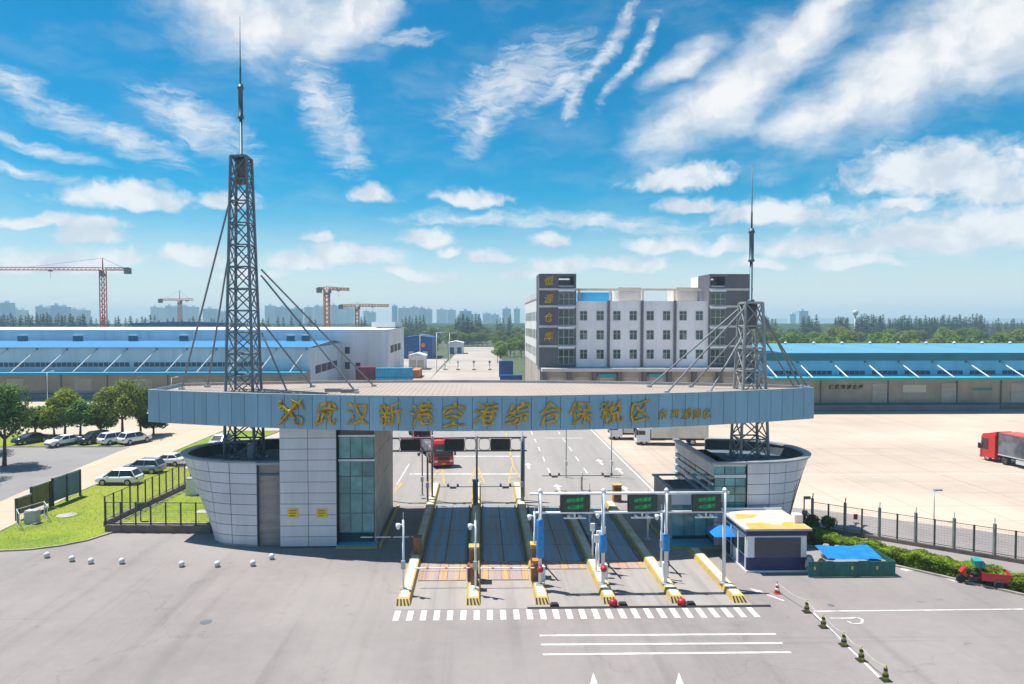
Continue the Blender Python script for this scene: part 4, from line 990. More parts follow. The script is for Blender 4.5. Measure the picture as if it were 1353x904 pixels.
# metal covers
for (px, py, r_) in ((272, 822, .34), (147, 704, .3), (1098, 800, .2)):
    c = G(px, py); tag(part('manhole_cover', MB().lathe([(r_, 0), (r_, .012), (r_ * .8, .014), (r_ * .78, .008)], 16, (c.x, c.y, .002)), 'pole_dark'), {272: 'dark round manhole cover in the open forecourt', 147: 'dark drain cover by the lawn kerb', 1098: 'small dark cover near the striped cones'}[px], 'manhole cover')
# ---------------------------------------------------------------- office block beyond the yard
YO = 140.0
def rc(pa_, pb_, ya, yb, Y): a = AY(pa_, yb, Y); b = AY(pb_, ya, Y); return a.x, b.x, a.z, b.z
OB = thing('office_building', 'white four storey office block with dark stair towers and gold characters', 'building', (AY(840, 500, YO).x, YO, 0))
x0, x1, _, zpar = rc(712, 993, 398, 480, YO)
xa1, xb0 = AY(762, 450, YO).x, AY(934.5, 450, YO).x
zt_ = AY(730, 362, YO).z; zc = AY(730, 485, YO).z
part('main_block', MB().box(xa1 - .2, xb0 + .2, YO, YO + 48, zc, zpar), 'office_white', OB)
part('ground_floor', MB().box(x0 + .3, x1 - .3, YO + 1.2, YO + 47.5, 0, zc), 'wh_beige', OB)
part('side_block', MB().box(x0 + .25, xa1 - .21, YO + 7, YO + 48, zc, zpar + .8), 'office_side', OB)
part('side_block', MB().box(xb0 + .21, x1 - .25, YO + 7, YO + 48, zc, zpar + .8), 'office_side', OB)
part('entrance_ledge', MB().box(x0 + .4, x1 - .5, YO - 3.2, YO + 1.0, zc - .75, zc - .1), 'office_band', OB)
for k in range(9):
    xx = x0 + 1.2 + (x1 - x0 - 2.4) * k / 8; part('ground_pier', MB().box(xx - .45, xx + .45, YO + .2, YO + 1.3, 0, zc - .76), 'office_pier', OB)
for k in range(8):
    xx = x0 + 1.2 + (x1 - x0 - 2.4) * (k + .5) / 8
    part('shutter_door', MB().box(xx - 1.5, xx + 1.5, YO + 1.12, YO + 1.19, 0, zc - 2.2), 'wh_door', OB)
    if k in (2, 4): part('blue_canopy', MB().box(xx - 1.8, xx + 1.8, YO + .3, YO + 1.1, zc - 2.1, zc - 1.5), 'awning_teal', OB)
for (a, b) in ((802, 805.6), (846, 850), (889.5, 893.5)):
    u, v, _, _ = rc(a, b, 400, 480, YO); part('facade_pier', MB().box(u, v, YO - .35, YO - .01, zc, zpar + .1), 'office_pier', OB)
WX = [(766, 776), (788, 798), (810, 820), (831.7, 841.5), (854, 864), (875.7, 885.5), (897.5, 907), (919, 929)]
WY = [(411, 423.6), (436, 449), (462, 474.5)]
u, v, za, zb = rc(*WX[0], *WY[0], YO); ww, wh = v - u, zb - za
panes_ = [MB().box(0, ww / 2 - .09, -.03, .02, 0, wh * .62 - .06).mesh('pane', MATS[k_]) for k_ in ('office_glass', 'office_glass', 'curtain_glass', 'office_glass', 'bluish_glass')]; wr = random.Random(6)
pane_s = MB().box(0, ww / 2 - .09, -.03, .02, 0, wh * .38 - .08).mesh('pane', MATS['office_glass'])
frm = MB(); frm.box(0, ww, -.06, .0, 0, .07); frm.box(0, ww, -.06, .0, wh - .07, wh); frm.box(0, .07, -.055, .0, 0.071, wh - .071); frm.box(ww - .07, ww, -.055, .0, 0.071, wh - .071)
frm.box(ww / 2 - .04, ww / 2 + .04, -.055, .0, 0.071, wh - .071); frm.box(.071, ww / 2 - .041, -.054, .0, wh * .62 - .03, wh * .62 + .03); frm.box(ww / 2 + .041, ww - .071, -.054, .0, wh * .62 - .03, wh * .62 + .03)
frm = frm.mesh('window', MATS['frame_pale'])
for (a, b) in WX:
    for (c, d) in WY:
        u, v, za, zb = rc(a, b, c, d, YO - .02)
        w_ = inst('window', frm, (u, YO - .03, za), OB)
        for k in range(2):
            inst('pane', wr.choice(panes_), (u + .08 + k * (ww / 2 - .04), YO - .035, za + .075), w_); inst('pane', pane_s, (u + .08 + k * (ww / 2 - .04), YO - .035, za + wh * .62 + .035), w_)
for (a, b) in ((763, 801.5), (806, 845.5), (850.5, 889), (894, 934)):      # spandrel panels
    for k in range(5):
        u, v, za, zb = rc(a + (b - a) * k / 5, a + (b - a) * (k + 1) / 5, 424.6, 434.6, YO)
        part('spandrel_panel', MB().box(u + .06, v - .06, YO - .06, YO - .004, za + .05, zb - .05), 'office_white', OB)
def stair(xs0, xs1, gpx0, gpx1, chars_):
    part('stair_tower', MB().box(xs0, xs1, YO - .5, YO + 6.9, zc, AY(730, 379.5, YO).z), 'office_dark', OB)
    zo0, zo1 = AY(730, 377.8, YO).z, AY(730, 365.4, YO).z; g0, g1 = AY(gpx0, 400, YO).x, AY(gpx1, 400, YO).x
    zlow = AY(730, 379.4, YO).z
    part('tower_crown', MB().box(xs0, g0, YO - .5, YO + 6.9, zlow, zt_), 'office_dark', OB)
    part('tower_crown', MB().box(g1, xs1, YO - .5, YO + 6.9, zlow, zt_), 'office_dark', OB)
    part('tower_crown', MB().box(g0, g1, YO - .5, YO + 6.9, zo1, zt_ - .003), 'office_dark', OB)
    fr = MB(); fr.box(g0 + .02, g1 - .02, YO - .3, YO + .2, zlow + .01, zlow + .3)
    part('opening_sill', fr, 'office_band', OB)
    part('back_wall', MB().box(g0 + .03, g1 - .03, YO + 5, YO + 5.2, zlow + .3, zo1 - .4), 'office_white', OB)
    for py in (382.5, 405, 431.5, 457.5):
        z = AY(730, py, YO).z; part('floor_band', MB().box(xs0 - .05, xs1 + .05, YO - .62, YO - .47, z - .22, z + .22), 'office_band', OB)
        part('window_ledge', MB().box(g0 - .1, g1 + .1, YO - 1.0, YO - .63, z - .45, z - .05), 'office_white', OB)
    for (ya, yb) in ((387.5, 403), (409, 429.5), (435.5, 455.5), (462, 481)):
        za, zb = AY(730, yb, YO).z, AY(730, ya, YO).z
        w_ = part('stair_window', MB().box(g0, g1, YO - .56, YO - .505, za, zb), 'frame_pale', OB)
        for c in range(3):
            for r_ in range(2):
                xx0 = g0 + (g1 - g0) * c / 3 + .05; xx1 = g0 + (g1 - g0) * (c + 1) / 3 - .05; z0_ = za + (zb - za) * r_ / 2 + .05; z1_ = za + (zb - za) * (r_ + 1) / 2 - .05
                part('pane', MB().box(xx0, xx1, YO - .585, YO - .565, z0_, z1_), 'office_glass', w_)
    for c, py in chars_:
        q = AY(724.7, py, YO); m = text_mesh(c, 1.9, .12, .02, 0, .04); m.xf(Matrix.Translation((q.x, YO - .58, q.z))); part('character', m, 'gold', OB)
stair(x0, xa1 - .21, 737.8, 758, [('恒', 371.4), ('源', 394.7), ('仓', 419), ('库', 444)])
stair(xb0 + .21, x1, 938, 957, [])
# roof structures
zb_ = AY(800, 383, YO + 4).z
part('roof_beam', MB().box(xa1, xb0, YO + 3.5, YO + 4, zb_ - .2, zb_ + .25), 'cream', OB)
for px in (765, 806, 849, 891, 931):
    xx = AY(px, 390, YO + 4).x; part('beam_post', MB().box(xx - .2, xx + .2, YO + 3.55, YO + 3.95, zpar, zb_ - .21), 'cream', OB)
u, v, za, zb = rc(763.5, 809, 386.5, 398, YO + 6); part('roof_tank_house', MB().box(u, v, YO + 6, YO + 12, zpar, zb), 'sky_blue_sheet', OB)
for (a, b) in ((817, 847), (893.5, 932)):
    u, v, za, zb = rc(a, b, 380, 398, YO + 7); part('penthouse', MB().box(u, v, YO + 7, YO + 14, zpar, zb), 'cream', OB)
    for k in range(4): part('louvre', MB().box(u + .5, v - .5, YO + 6.93, YO + 6.99, zpar + .7 + k * .45, zpar + .9 + k * .45), 'office_band', OB)
u, v, za, zb = rc(922, 934, 366, 385, YO + 10); part('penthouse', MB().box(u, v, YO + 10, YO + 15, zpar, zb), 'office_white', OB)
# side windows on the flank
fw = MB().box(-.06, 0, 0, 1.7, 0, 2.0).mesh('window', MATS['office_glass'])
for k in range(9):
    for (c, d) in WY: inst('window', fw, (x0 + .245, YO + 9 + k * 4.2, AY(730, d, YO).z), OB)
part('parapet', MB().box(x0 + .1, x0 + .4, YO + 6.95, YO + 48.1, zpar + .8, zpar + 2.0), 'office_band', OB)

# ---------------------------------------------------------------- warehouses
def warehouse(name, label, xa_, xb_, yw, ya, zaw, zwt, zft, yr, zr, dep, mats, struts, sx_off):
    t = thing(name, label, 'warehouse', ((xa_ + xb_) / 2, yw, 0))
    wall, strip, roof, fascia_, aw, awe, low = mats
    part('lower_wall', MB().box(xa_, xb_, yw, yw + .3, 0, zaw), low, t)
    part('upper_wall', MB().box(xa_, xb_, yw + .02, yw + .32, zaw, zwt), wall, t)
    for xx in (xa_, xb_ - .3): part('end_wall', MB().prof([(yw + .33, 0), (yw + dep, 0), (yw + dep, zwt), (yw + .33, zwt)], 0, .3).xf(Matrix.Translation((xx + .3, 0, 0)) @ Matrix.Rotation(R(90), 4, 'Z')), wall, t)
    part('eave_fascia', MB().box(xa_ - .3, xb_ + .3, yw - 1.3, yw - 1.0, zwt + .05, zft), fascia_, t)
    part('eave_soffit', MB().box(xa_ - .3, xb_ + .3, yw - .99, yw + .4, zwt + .06, zwt + .2), fascia_, t)
    m = MB(); m.add([(xa_ - .3, yw - 1.3, zft + .01), (xb_ + .3, yw - 1.3, zft + .01), (xb_ + .3, yr, zr), (xa_ - .3, yr, zr), (xb_ + .3, yw + dep, zft), (xa_ - .3, yw + dep, zft)], [(0, 1, 2, 3), (3, 2, 4, 5)])
    part('roof', m, roof, t)
    part('awning', MB().box(xa_, xb_, ya, yw, zaw - .12, zaw), aw, t)
    part('awning_edge', MB().box(xa_, xb_, ya - .12, ya - .01, zaw - .45, zaw + .06), awe, t)
    for (px, py0, py1) in struts:
        xx = AY(px, 480, yw).x
        if xa_ < xx < xb_:
            part('strut', MB().bar((xx, yw - .05, zwt - .25), (xx + sx_off, ya + .15, zaw + .05), .13, 6), 'strut', t)
            part('strut_foot', MB().box(xx - .18, xx + .18, yw - .16, yw + .01, zwt - .5, zwt - .05), 'pole_dark', t)
    return t
# right, turquoise
yw, ya = 138.0, 131.2
xa_, xb_ = AY(1003, 480, yw).x, 150.0
RW = warehouse('warehouse', 'long turquoise warehouse with dark teal eave band beside the concrete yard', xa_, xb_, yw, ya, 6.95, 10.0, 11.6, 172, 12.35, 60,
          ('wh_wall_blue', 'strip_dark', 'wh_roof_blue', 'wh_teal', 'awning_teal', 'awning_edge', 'wh_beige'), [(1009 + 44.6 * k, 478, 501) for k in range(-1, 14)], 0)
win = MB().box(0, .95, -.05, .01, 0, .78).mesh('window', MATS['strip_dark'])
x = AY(1022, 493, yw).x
while x < 135:
    for k in range(5): inst('window', win, (x + k * 1.08, yw + .015, 7.15), RW)
    x += 6.82
part('dock', MB().box(xa_ + 4, AY(1322, 530, 134).x, 134.2, 137.98, 0, 1.25), 'dock_blue', RW)
part('dock_base', MB().box(xa_, xb_, 137.8, 137.97, 0, 1.3), 'dock_blue', RW)
for px in (1162, 1253, 1345):
    c = AY(px, 520, yw).x; d = part('roller_door', MB().box(c - 1.55, c + 1.55, yw - .12, yw - .004, 1.26, 5.3), 'wh_door', RW)
    for k in range(8): part('door_rib', MB().box(c - 1.5, c + 1.5, yw - .14, yw - .121, 1.5 + k * .46, 1.55 + k * .46), 'office_band', d)
for px in (1084, 1173, 1264, 1322): c = AY(px, 520, yw).x; part('downpipe', MB().bar((c, yw - .15, 0), (c, yw - .15, 6.8), .14, 6), 'pole_dark', RW)
for k, c in enumerate('保税物流仓库'):
    q = AY(1098 + k * 7.8, 511, yw); m = text_mesh(c, .95, .08, .03); m.xf(Matrix.Translation((q.x, yw - .06, q.z))); part('character', m, 'sign_dark', RW)
c = AY(1298, 514, yw); part('wall_sign', MB().box(c.x - 2, c.x + 2, yw - .12, yw - .005, c.z - .3, c.z + .25), 'awning_edge', RW)
c = AY(1208, 512, yw); part('wall_notice', MB().box(c.x - 2.4, c.x + 2.4, yw - .1, yw - .005, c.z - 1.0, c.z + .5), 'office_side', RW)
for k in range(14):
    q = 48 + k * 7.2
    if q > xa_: part('ridge_vent', MB().lathe([(.28, 0), (.28, .25), (.42, .3), (.36, .62), (.1, .72)], 8, (q, 170, 12.2)), 'pole_white', RW, True)
# left, pale walls and blue roof
yw, ya = 162.0, 156.0
xb_ = AY(410, 500, yw).x
LW = warehouse('warehouse', 'long pale warehouse with bright blue roof strip behind the parked cars', -190, xb_, yw, ya, 6.35, 11.75, 11.95, 186, 12.85, 36,
          ('wh_wall_pale', 'strip_dark', 'wh_blue_left', 'wh_blue_left', 'awning_teal', 'wh_blue_left', 'wh_beige'), [(10 + 39.5 * k, 467, 487) for k in range(-3, 11)], -2.4)
win = MB().box(0, 1.05, -.05, .01, 0, 1.0).mesh('window', MATS['strip_dark'])
for (a, b) in ((-30, 166), (177, 345)):
    xx = AY(a, 481, yw).x
    while xx < AY(b, 481, yw).x: inst('window', win, (xx, yw + .015, 7.4), LW); xx += 1.22
for px in (-30, 62, 81, 142, 222, 320):
    c = AY(px, 505, yw).x; part('downpipe', MB().bar((c, yw - .15, 0), (c, yw - .15, 6.2), .12, 6), 'pole_dark', LW)
for px in (20, 110, 190, 260): c = AY(px, 505, yw).x; part('roller_door', MB().box(c - 2, c + 2, yw - .1, yw - .004, 0, 4.6), 'wh_door', LW)
part('dock', MB().box(-190, xb_ - 30, 159.5, 161.98, 0, 1.2), 'dock_blue', LW)
for px in (30, 103, 176, 243, 384, 404):
    q = AY(px, 447, 185); v = part('roof_ventilator', MB().box(q.x - .9, q.x + .9, 184.2, 185.8, 12.6, 14.2), 'wh_teal', LW)
    part('ventilator_cap', MB().box(q.x - 1.1, q.x + 1.1, 184.0, 186, 14.2, 14.45), 'pole_white', v)
# window band on the gable end
for k in range(4): part('gable_window', MB().box(xb_ + .005, xb_ + .07, 167 + k * 6.4, 172.6 + k * 6.4, 5.2, 7.2), 'sign_dark', LW)
# rear white warehouse
yr_ = 200.0; xr_ = AY(513, 450, yr_).x; zr_ = AY(400, 437, yr_).z
RWH = thing('warehouse', 'tall plain white warehouse rising behind the blue roofed one', 'warehouse', (xr_ - 60, yr_, 0))
part('front_wall', MB().box(-240, xr_, yr_, yr_ + .4, 0, zr_), 'wh_white', RWH)
part('end_wall', MB().box(xr_ - .4, xr_, yr_ + .41, yr_ + 40, 0, zr_ + .4), 'wh_white', RWH)
part('roof', MB().add([(-240, yr_ - .4, zr_), (xr_ + .2, yr_ - .4, zr_), (xr_ + .2, yr_ + 40, zr_ + .5), (-240, yr_ + 40, zr_ + .5), (-240, yr_ - .4, zr_ + .25), (xr_ + .2, yr_ - .4, zr_ + .25), (xr_ + .2, yr_ + 40, zr_ + .75), (-240, yr_ + 40, zr_ + .75)], [(4, 5, 6, 7), (0, 1, 5, 4), (1, 2, 6, 5), (3, 2, 1, 0), (2, 3, 7, 6), (3, 0, 4, 7)]), 'wh_roof_pale', RWH)
u = AY(491, 430, yr_ + 20).x; part('raised_bay', MB().box(u, xr_ - .5, yr_ + 20, yr_ + 40, zr_ + .76, AY(500, 425.5, yr_ + 20).z), 'wh_white', RWH)
for k in range(3): part('window', MB().box(xr_ + .004, xr_ + .08, yr_ + 5 + k * 9, yr_ + 12 + k * 9, 8.6, 10.8), 'sign_dark', RWH)
for (px, py) in ((459, 463), (459, 483), (473, 484)): q = AY(px, py, yr_); part('window', MB().box(q.x - .7, q.x + .7, yr_ - .08, yr_ - .005, q.z - 1, q.z + 1), 'sign_dark', RWH)
# dark blue shed and white banded shed farther along the road
def shed(name, label, pa_, pb_, pyt, Y, dep, mat, extra=None):
    u, v, _, z = rc(pa_, pb_, pyt, 480, Y); t = thing(name, label, 'building', ((u + v) / 2, Y, 0))
    part('walls', MB().box(u, v, Y, Y + dep, 0, z), mat, t)
    part('roof', MB().prof([(u - .4, z + .01), (v + .4, z + .01), ((u + v) / 2, z + 1.0)], Y - .4, Y + dep + .4), 'wh_roof_pale' if mat != 'container_blue' else mat, t)
    n_ = max(2, int((v - u) / 5))
    for k in range(n_): xx = u + (v - u) * (k + .5) / n_; part('shed_door', MB().box(xx - 1.2, xx + 1.2, Y - .1, Y - .004, 0, 3.6), extra or 'wh_door', t)
    return t
sb = shed('blue_shed', 'dark blue industrial shed with orange round sign behind the white warehouse', 534, 571, 446, 330, 30, 'container_blue')
q = AY(559, 456, 330); part('round_sign', MB().lathe([(1.1, 0), (1.1, .2)], 12).xf(Matrix.Translation((q.x, 329.8, q.z)) @ Matrix.Rotation(R(90), 4, 'X')), 'crane_orange', sb)
shed('long_shed', 'long low navy shed lying at the foot of the far trees', 175, 310, 427, 430, 20, 'container_blue')
shed('grey_shed', 'small pale shed beside the far end of the road', 592, 612, 453, 380, 14, 'wh_white', 'container_blue')
shed('white_gatehouse', 'white flat shed near the roadside containers', 540, 561, 470, 255, 10, 'wh_white')
# ---------------------------------------------------------------- shipping containers
def container(label, mat, loc, L=12.2, rz=0.0):
    t = thing('shipping_container', label, 'container', (0, 0, 0), 'shipping containers')
    b = MB(); w, h = 2.44, 2.6; n_ = int(L / .6); top = []
    pts = []
    for k in range(n_):
        u = -L / 2 + L * k / n_; s = L / n_
        pts += [(u, -w / 2), (u + s * .35, -w / 2), (u + s * .5, -w / 2 + .06), (u + s * .85, -w / 2 + .06)]
    pts += [(L / 2, -w / 2), (L / 2, w / 2), (-L / 2, w / 2)]
    part('shell', b.prism(pts, .15, h - .05), mat, t)
    part('top_frame', MB().box(-L / 2 - .03, L / 2 + .03, -w / 2 - .03, w / 2 + .03, h - .06, h), mat, t)
    part('base_frame', MB().box(-L / 2 - .03, L / 2 + .03, -w / 2 - .03, w / 2 + .03, 0, .16), 'chassis', t)
    for s in (-.6, .6): part('end_door', MB().box(L / 2 + .005, L / 2 + .06, s - .57, s + .57, .2, h - .1), mat, t)
    return place(t, loc, rz)
q = AY(489, 490, 193); container('maroon shipping container at the bottom of the roadside stack', 'container_maroon', (q.x - .8, 193, 0), 6.1); container('maroon shipping container on top of the roadside stack', 'container_maroon', (q.x - .8, 193, 2.6), 6.1)
q = AY(521, 490, 189); container('blue shipping container at the bottom of the roadside stack', 'container_cyan', (q.x, 189, 0), 10, R(4)); container('blue shipping container on top of the roadside stack', 'container_cyan', (q.x, 189, 2.6), 10, R(4))
q = AY(548, 490, 215); container('orange shipping container standing end on behind the blue stack', 'container_orange', (q.x, 222, 0), 12, R(90))
q = AY(675, 495, 196); container('deep blue container nearest the office flank, on the ground', 'container_blue', (q.x, 196, 0), 6.3)
q = AY(668, 480, 225); container('deep blue container stacked behind the office flank', 'container_blue', (q.x, 222, 2.6), 4.5); container('deep blue container under the stacked one by the office flank', 'container_blue', (q.x, 222, 0), 4.5)
# toll posts of the far inner checkpoint
for k, px in enumerate((588, 605, 626, 647)):
    q = G(px, 489); t = thing('checkpoint_post', f'small white checkpoint post on the far road, {["by the trees", "beside the parked lorry", "with orange panel", "with dark top"][k]}', 'barrier post', (q.x, q.y, 0), 'far checkpoint posts')
    part('kerb_island', MB().box(q.x - .6, q.x + .6, q.y - .5, q.y + 9, 0, .3), 'island_top', t); part('kerb_nose', MB().box(q.x - .6, q.x + .6, q.y - 1, q.y - .51, 0, .6), 'yellow_paint', t)
    part('booth', MB().box(q.x - .25, q.x + .25, q.y + 1, q.y + 1.6, .3, 2.6), 'pole_white', t); part('booth_top', MB().box(q.x - .4, q.x + .4, q.y + .8, q.y + 1.8, 2.6, 3.4), ('pole_white', 'paint_silver', 'orange_box', 'pole_dark')[k], t)
# ---------------------------------------------------------------- tower cranes
def crane(label, px, pyt, Y, jib, cjib, rz, mat, jpy, w=2.2):
    b = AY(px, 430, Y); zt2 = AY(px, pyt, Y).z; zj = AY(px, jpy, Y).z
    t = thing('tower_crane', label, 'crane', (0, 0, 0), 'tower cranes')
    def latt(a, b_, w_, n_, tri=False):
        m = MB(); a, b_ = Vector(a), Vector(b_); d = b_ - a
        if abs(d.z) > abs(d.x): c4 = [Vector((sx_ * w_ / 2, sy_ * w_ / 2, 0)) for sx_, sy_ in ((-1, -1), (1, -1), (1, 1), (-1, 1))]
        else: c4 = [Vector((0, -w_ / 2, 0)), Vector((0, w_ / 2, 0)), Vector((0, 0, w_))]
        for c in c4: m.bar(a + c, b_ + c, .27 if mat == 'crane_red' else .42, 4)
        for k in range(n_):
            for i in range(len(c4)):
                p0 = a + d * k / n_ + c4[i]; p1 = a + d * (k + 1) / n_ + c4[(i + 1) % len(c4)]; m.bar(p0, p1, .17 if mat == 'crane_red' else .32, 3)
        return m
    part('mast', latt((0, 0, 0), (0, 0, zj), w, int(zj / 3)), mat, t)
    part('jib', latt((1, 0, zj), (jib, 0, zj), 1.5, int(abs(jib) / 2.5)), mat, t)
    part('counter_jib', latt((-1, 0, zj), (-cjib, 0, zj), 1.4, int(abs(cjib) / 2.5)), mat, t)
    part('counterweight', MB().box(-cjib - 1, -cjib + 2.5, -1, 1, zj - 2.2, zj + 1.2), 'crane_grey', t)
    part('cab', MB().box(.8, 2.6, -2.2, -.6, zj - 2.4, zj - .2), 'crane_grey', t); part('slewing_ring', MB().lathe([(1.7, 0), (1.7, 1.4)], 10, (0, 0, zj - 3.6)), 'crane_grey', t)
    ap = MB(); ap.bar((0, 0, zj), (0, 0, zt2), .5, 4, .2); part('apex', ap, mat, t)
    ti = MB(); ti.bar((0, 0, zt2), (jib * .7, 0, zj + 1.4), .1, 3); part('tie_rod', ti, 'crane_grey', t); ti = MB(); ti.bar((0, 0, zt2), (-cjib * .8, 0, zj + 1.2), .1, 3); part('tie_rod', ti, 'crane_grey', t)
    part('hook_trolley', MB().box(jib * .45, jib * .45 + 2, -.6, .6, zj - .8, zj - .1), 'crane_grey', t); part('hook_rope', MB().bar((jib * .45 + 1, 0, zj - .8), (jib * .45 + 1, 0, zj - 5), .1, 3), 'crane_grey', t)
    return place(t, (b.x, Y, 0), rz)
crane('red tower crane with a long jib reaching past the blue roofed warehouse', 137, 341, 400, 64, 15, R(180), 'crane_red', 357, 2.6)
crane('small red tower crane in front of pale apartment blocks', 238, 384, 620, 12, 18, R(0), 'crane_red', 397, 2.6)
crane('orange tower crane with its jib raised towards the road', 432, 378, 470, 16, 6, R(30), 'crane_orange', 383, 3.2)
crane('orange tower crane with thin jib beside the white warehouse', 472, 400, 560, 26, 14, R(0), 'crane_orange', 405, 2.8)

# ---------------------------------------------------------------- skyline
cityL = [(-40, -8, 404), (0, 13, 400), (14, 32, 408), (47, 66, 405), (67, 88, 403.5), (89, 115, 408), (199, 217, 405.5), (218, 235, 404), (236, 260, 404), (268, 283, 408), (284, 300, 411), (350, 362, 404), (364, 380, 406), (383, 398, 408), (402, 412, 406), (415, 430, 404), (437, 452, 403), (453, 467, 404.5), (480, 496, 411), (518, 524, 404), (526, 541, 407), (542, 552, 406), (553, 571, 407), (577, 590, 409), (591, 602, 409.5), (607, 623, 411), (624, 634, 415), (638, 660, 414), (664, 675, 408), (679, 687, 408), (1044, 1055, 415), (1056, 1068, 411), (1400, 1425, 410)]
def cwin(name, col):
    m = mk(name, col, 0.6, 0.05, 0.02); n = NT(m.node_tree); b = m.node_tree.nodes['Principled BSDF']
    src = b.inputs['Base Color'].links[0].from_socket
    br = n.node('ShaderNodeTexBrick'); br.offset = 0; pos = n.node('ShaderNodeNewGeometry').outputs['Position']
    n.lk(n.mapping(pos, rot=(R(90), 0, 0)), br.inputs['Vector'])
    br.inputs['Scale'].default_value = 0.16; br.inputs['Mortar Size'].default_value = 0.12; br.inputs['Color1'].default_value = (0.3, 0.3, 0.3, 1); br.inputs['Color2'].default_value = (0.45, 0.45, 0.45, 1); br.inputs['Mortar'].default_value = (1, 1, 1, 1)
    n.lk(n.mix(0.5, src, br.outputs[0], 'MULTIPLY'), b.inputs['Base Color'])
cwin('city_a', (0.48, 0.66, 0.76)); cwin('city_b', (0.36, 0.57, 0.72)); cwin('city_c', (0.62, 0.73, 0.80))  # pale walls tinted blue: distance haze is put into the base colours
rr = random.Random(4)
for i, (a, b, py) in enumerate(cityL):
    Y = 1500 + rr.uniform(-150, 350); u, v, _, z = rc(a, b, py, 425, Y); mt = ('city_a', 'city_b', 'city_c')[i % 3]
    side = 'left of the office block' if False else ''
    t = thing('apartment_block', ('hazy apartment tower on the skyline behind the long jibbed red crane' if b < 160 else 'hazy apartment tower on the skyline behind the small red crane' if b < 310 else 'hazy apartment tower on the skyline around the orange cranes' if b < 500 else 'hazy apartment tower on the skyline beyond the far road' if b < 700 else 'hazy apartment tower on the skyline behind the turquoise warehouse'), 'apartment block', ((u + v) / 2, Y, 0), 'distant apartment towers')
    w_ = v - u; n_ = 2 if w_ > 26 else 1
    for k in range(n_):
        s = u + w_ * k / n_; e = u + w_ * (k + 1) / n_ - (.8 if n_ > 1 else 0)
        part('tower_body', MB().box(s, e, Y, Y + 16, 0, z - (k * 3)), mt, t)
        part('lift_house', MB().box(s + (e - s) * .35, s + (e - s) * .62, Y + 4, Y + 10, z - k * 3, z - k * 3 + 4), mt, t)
hl = MB(); vs = []; n_ = 60
for i in range(n_ + 1):
    x = 500 + 5200 * i / n_; h = 15 + 35 * max(0, math.sin(i / n_ * 9.0 + 1)) * (0.5 + .5 * math.sin(i * .9)) + 18 * math.sin(i / n_ * math.pi) * rr.uniform(.6, 1)
    vs += [(x, 4200, -1), (x, 4350, h * .8 + 18), (x, 4700, -1)]
fs = []
for i in range(n_): a = 3 * i; fs += [(a, a + 3, a + 4, a + 1), (a + 1, a + 4, a + 5, a + 2)]
struct('hills', hl.add(vs, fs), 'hill')
# water tower among the far conifers
q = AY(1130, 430, 620); t = thing('water_tower', 'pale concrete water tower above the far conifers', 'water tower', (q.x, 620, 0))
z = AY(1130, 410, 620).z
part('shaft', MB().lathe([(1.1, 0), (.8, z - 5)], 10, (q.x, 620, 0)), 'office_band', t, True); part('tank', MB().lathe([(.8, 0), (2.3, 1.6), (2.3, 4.2), (.5, 5)], 12, (q.x, 620, z - 5)), 'office_band', t, True)
